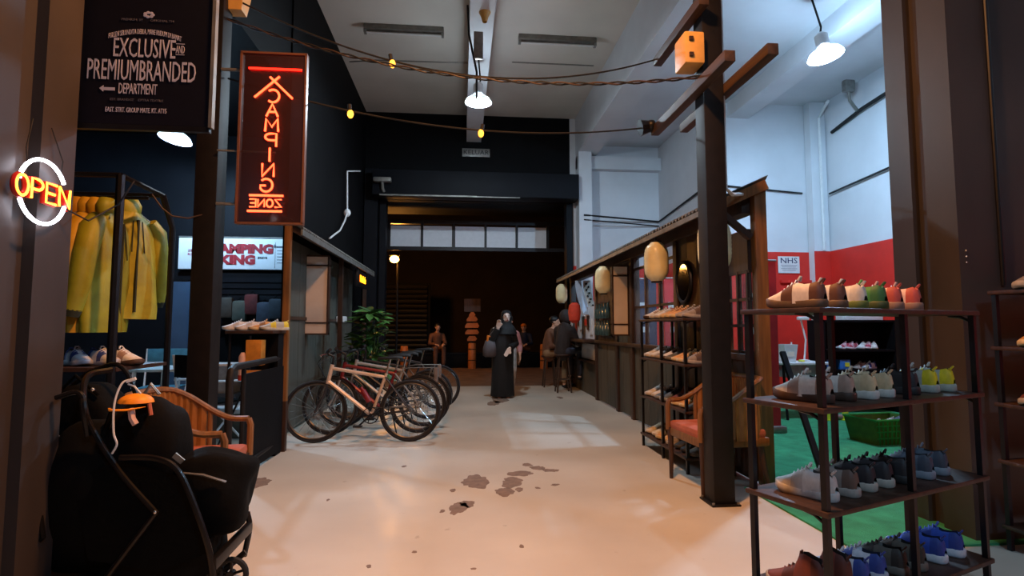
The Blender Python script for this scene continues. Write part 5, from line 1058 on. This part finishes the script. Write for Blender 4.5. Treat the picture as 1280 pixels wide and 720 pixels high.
def seated(label, loc, rz, top, pants, skin='skin', hair=None, sh=.48, cross=False, hood=False, cap=None, hand_m=None, lean=.08, hide=False, feet=.0):
    # local: faces -y, hips at the origin of the seat
    t = thing('person', label, 'person', loc, rz); z = sh+.1; b = M(); hc = (0, -.06-lean, z+.66); head(b, hc, (0, -1, -.1), .21)
    limb(b, [(0, -lean*.9, z+.44), (0, -.05-lean, z+.6)], [.055, .05]); limb(b, [(0, 0, z), (0, -.01, z+.2), (0, -lean*.8, z+.42)], [.12, .12, .13])
    kz = z+.02
    K = [((-.1, 0, z), (-.13, -.4, kz), (-.13, -.38, .07+feet)), ((.1, 0, z), (.12, -.42, kz), (.12, -.4, .07+feet))]
    if cross: K[1] = ((.1, 0, z), (-.02, -.43, kz+.08), (-.26, -.55, .3))
    for h_, k_, a_ in K: limb(b, [h_, k_, a_], [.075, .055, .035]); b.sph((a_[0], a_[1]-.05, a_[2]-.03), .04, (.9, 2.1, .75))
    AR = []
    for s in (-1, 1):
        sh_ = (s*.18, -lean*.8, z+.42); el = (s*.25, -lean-.06, z+.16); wr2 = (s*.12, -.3-lean, z+.14); AR.append((sh_, el, wr2)); limb(b, [sh_, el, wr2], [.05, .042, .028]); hand(b, wr2, (-s*.5, -1, -.15), (0, 0, 1), .5, s)
    remesh(b, 'body', skin, t, .011, 3); face(t, hc, (0, -1, -.1))
    c = M(); limb(c, [(0, 0, z-.03), (0, -.01, z+.2), (0, -lean*.8, z+.4)], [.155, .15, .15]); limb(c, [(-.12, -lean*.8, z+.41), (.12, -lean*.8, z+.41)], [.09, .09])
    for sh_, el, wr2 in AR: limb(c, [sh_, el, Vector(el).lerp(Vector(wr2), .85)], [.072, .062, .05])
    remesh(c, 'jacket', top, t, .018)
    q = M()
    for h_, k_, a_ in K: limb(q, [h_, k_, Vector(k_).lerp(Vector(a_), .88)], [.1, .075, .06])
    remesh(q, 'trousers', pants, t, .018)
    for h_, k_, a_ in K: M().sph((a_[0], a_[1]-.05, a_[2]-.025), .05, (.9, 2.2, .8)).out('shoe', 'black_rubber', t)
    hcV = Vector(hc)
    if hood: M().sph(hcV+Vector((0, .03, .02)), .14, (.95, 1, 1.05)).out('hood', top, t); M().tube([(-.12, -lean, z+.46), (0, -.02-lean+.08, z+.52), (.12, -lean, z+.46)], .06, 10).out('collar', top, t)
    elif cap: 
        k2 = M().sph(hcV+Vector((0, .01, .055)), .105, (.92, 1.02, .72)); k2.out('cap', cap, t); M().tube([hcV+Vector((-.06, -.09, .06)), hcV+Vector((0, -.16, .05)), hcV+Vector((.06, -.09, .06))], .02, 8, flat=.4).out('cap_brim', cap, t)
    else:
        hm = M().sph(hcV+Vector((0, .025, .045)), .108, (.9, 1, .85)); hm.out('hair', 'hair_black', t)
    return t
g = gr(655, 461); seated('seated person in navy top and orange cap, legs crossed', (g.x+.12, 17.35, 0), -.25, 'navy_cloth', 'khaki', cross=True, cap='orange_cloth')
g = at(545, 440, 17.1); seated('seated person in brown top by the street lamp', (g.x, 17.35, 0), .3, 'brown_cloth', 'brown_cloth')
gs = gr(704, 491); XS, YS2 = gs.x+.02, gs.y+.1
t = thing('bar_stool', 'tall dark wooden bar stool at the stall counter', 'stool', (XS, YS2, 0)); M().lathe([(0, .70), (.17, .70), (.175, .72), (.16, .735), (0, .735)], n=20).out('seat', 'dark_wood', t)
for a_ in range(4): an = PI/4+a_*PI/2; M().tube([(.11*math.cos(an), .11*math.sin(an), .70), (.19*math.cos(an), .19*math.sin(an), 0)], .016, 8).out('leg', 'timber', t)
M().tube([(.16*math.cos(PI/4+a_*PI/2), .16*math.sin(PI/4+a_*PI/2), .25) for a_ in range(4)], .011, 6, closed=True).out('foot_ring', 'timber', t)
seated('person in a dark hooded jacket on the counter stool', (XS+.0, YS2, 0), math.radians(135), 'hood_brown', 'denim', skin='skin_pale', sh=.68, hood=True, feet=.2)
g = at(688, 440, 11.4); seated('person in orange brown top beyond the hooded one', (g.x-.02, 11.45, 0), math.radians(60), 'brown_cloth', 'khaki', sh=.6)
t = thing('bar_stool', 'low wooden stool under the person in orange brown top', 'stool', (g.x-.02, 11.45, 0)); M().lathe([(0, .62), (.17, .62), (.17, .655), (0, .655)], n=18).out('seat', 'dark_wood', t)
for a_ in range(4): an = PI/4+a_*PI/2; M().tube([(.11*math.cos(an), .11*math.sin(an), .62), (.18*math.cos(an), .18*math.sin(an), 0)], .016, 8).out('leg', 'timber', t)
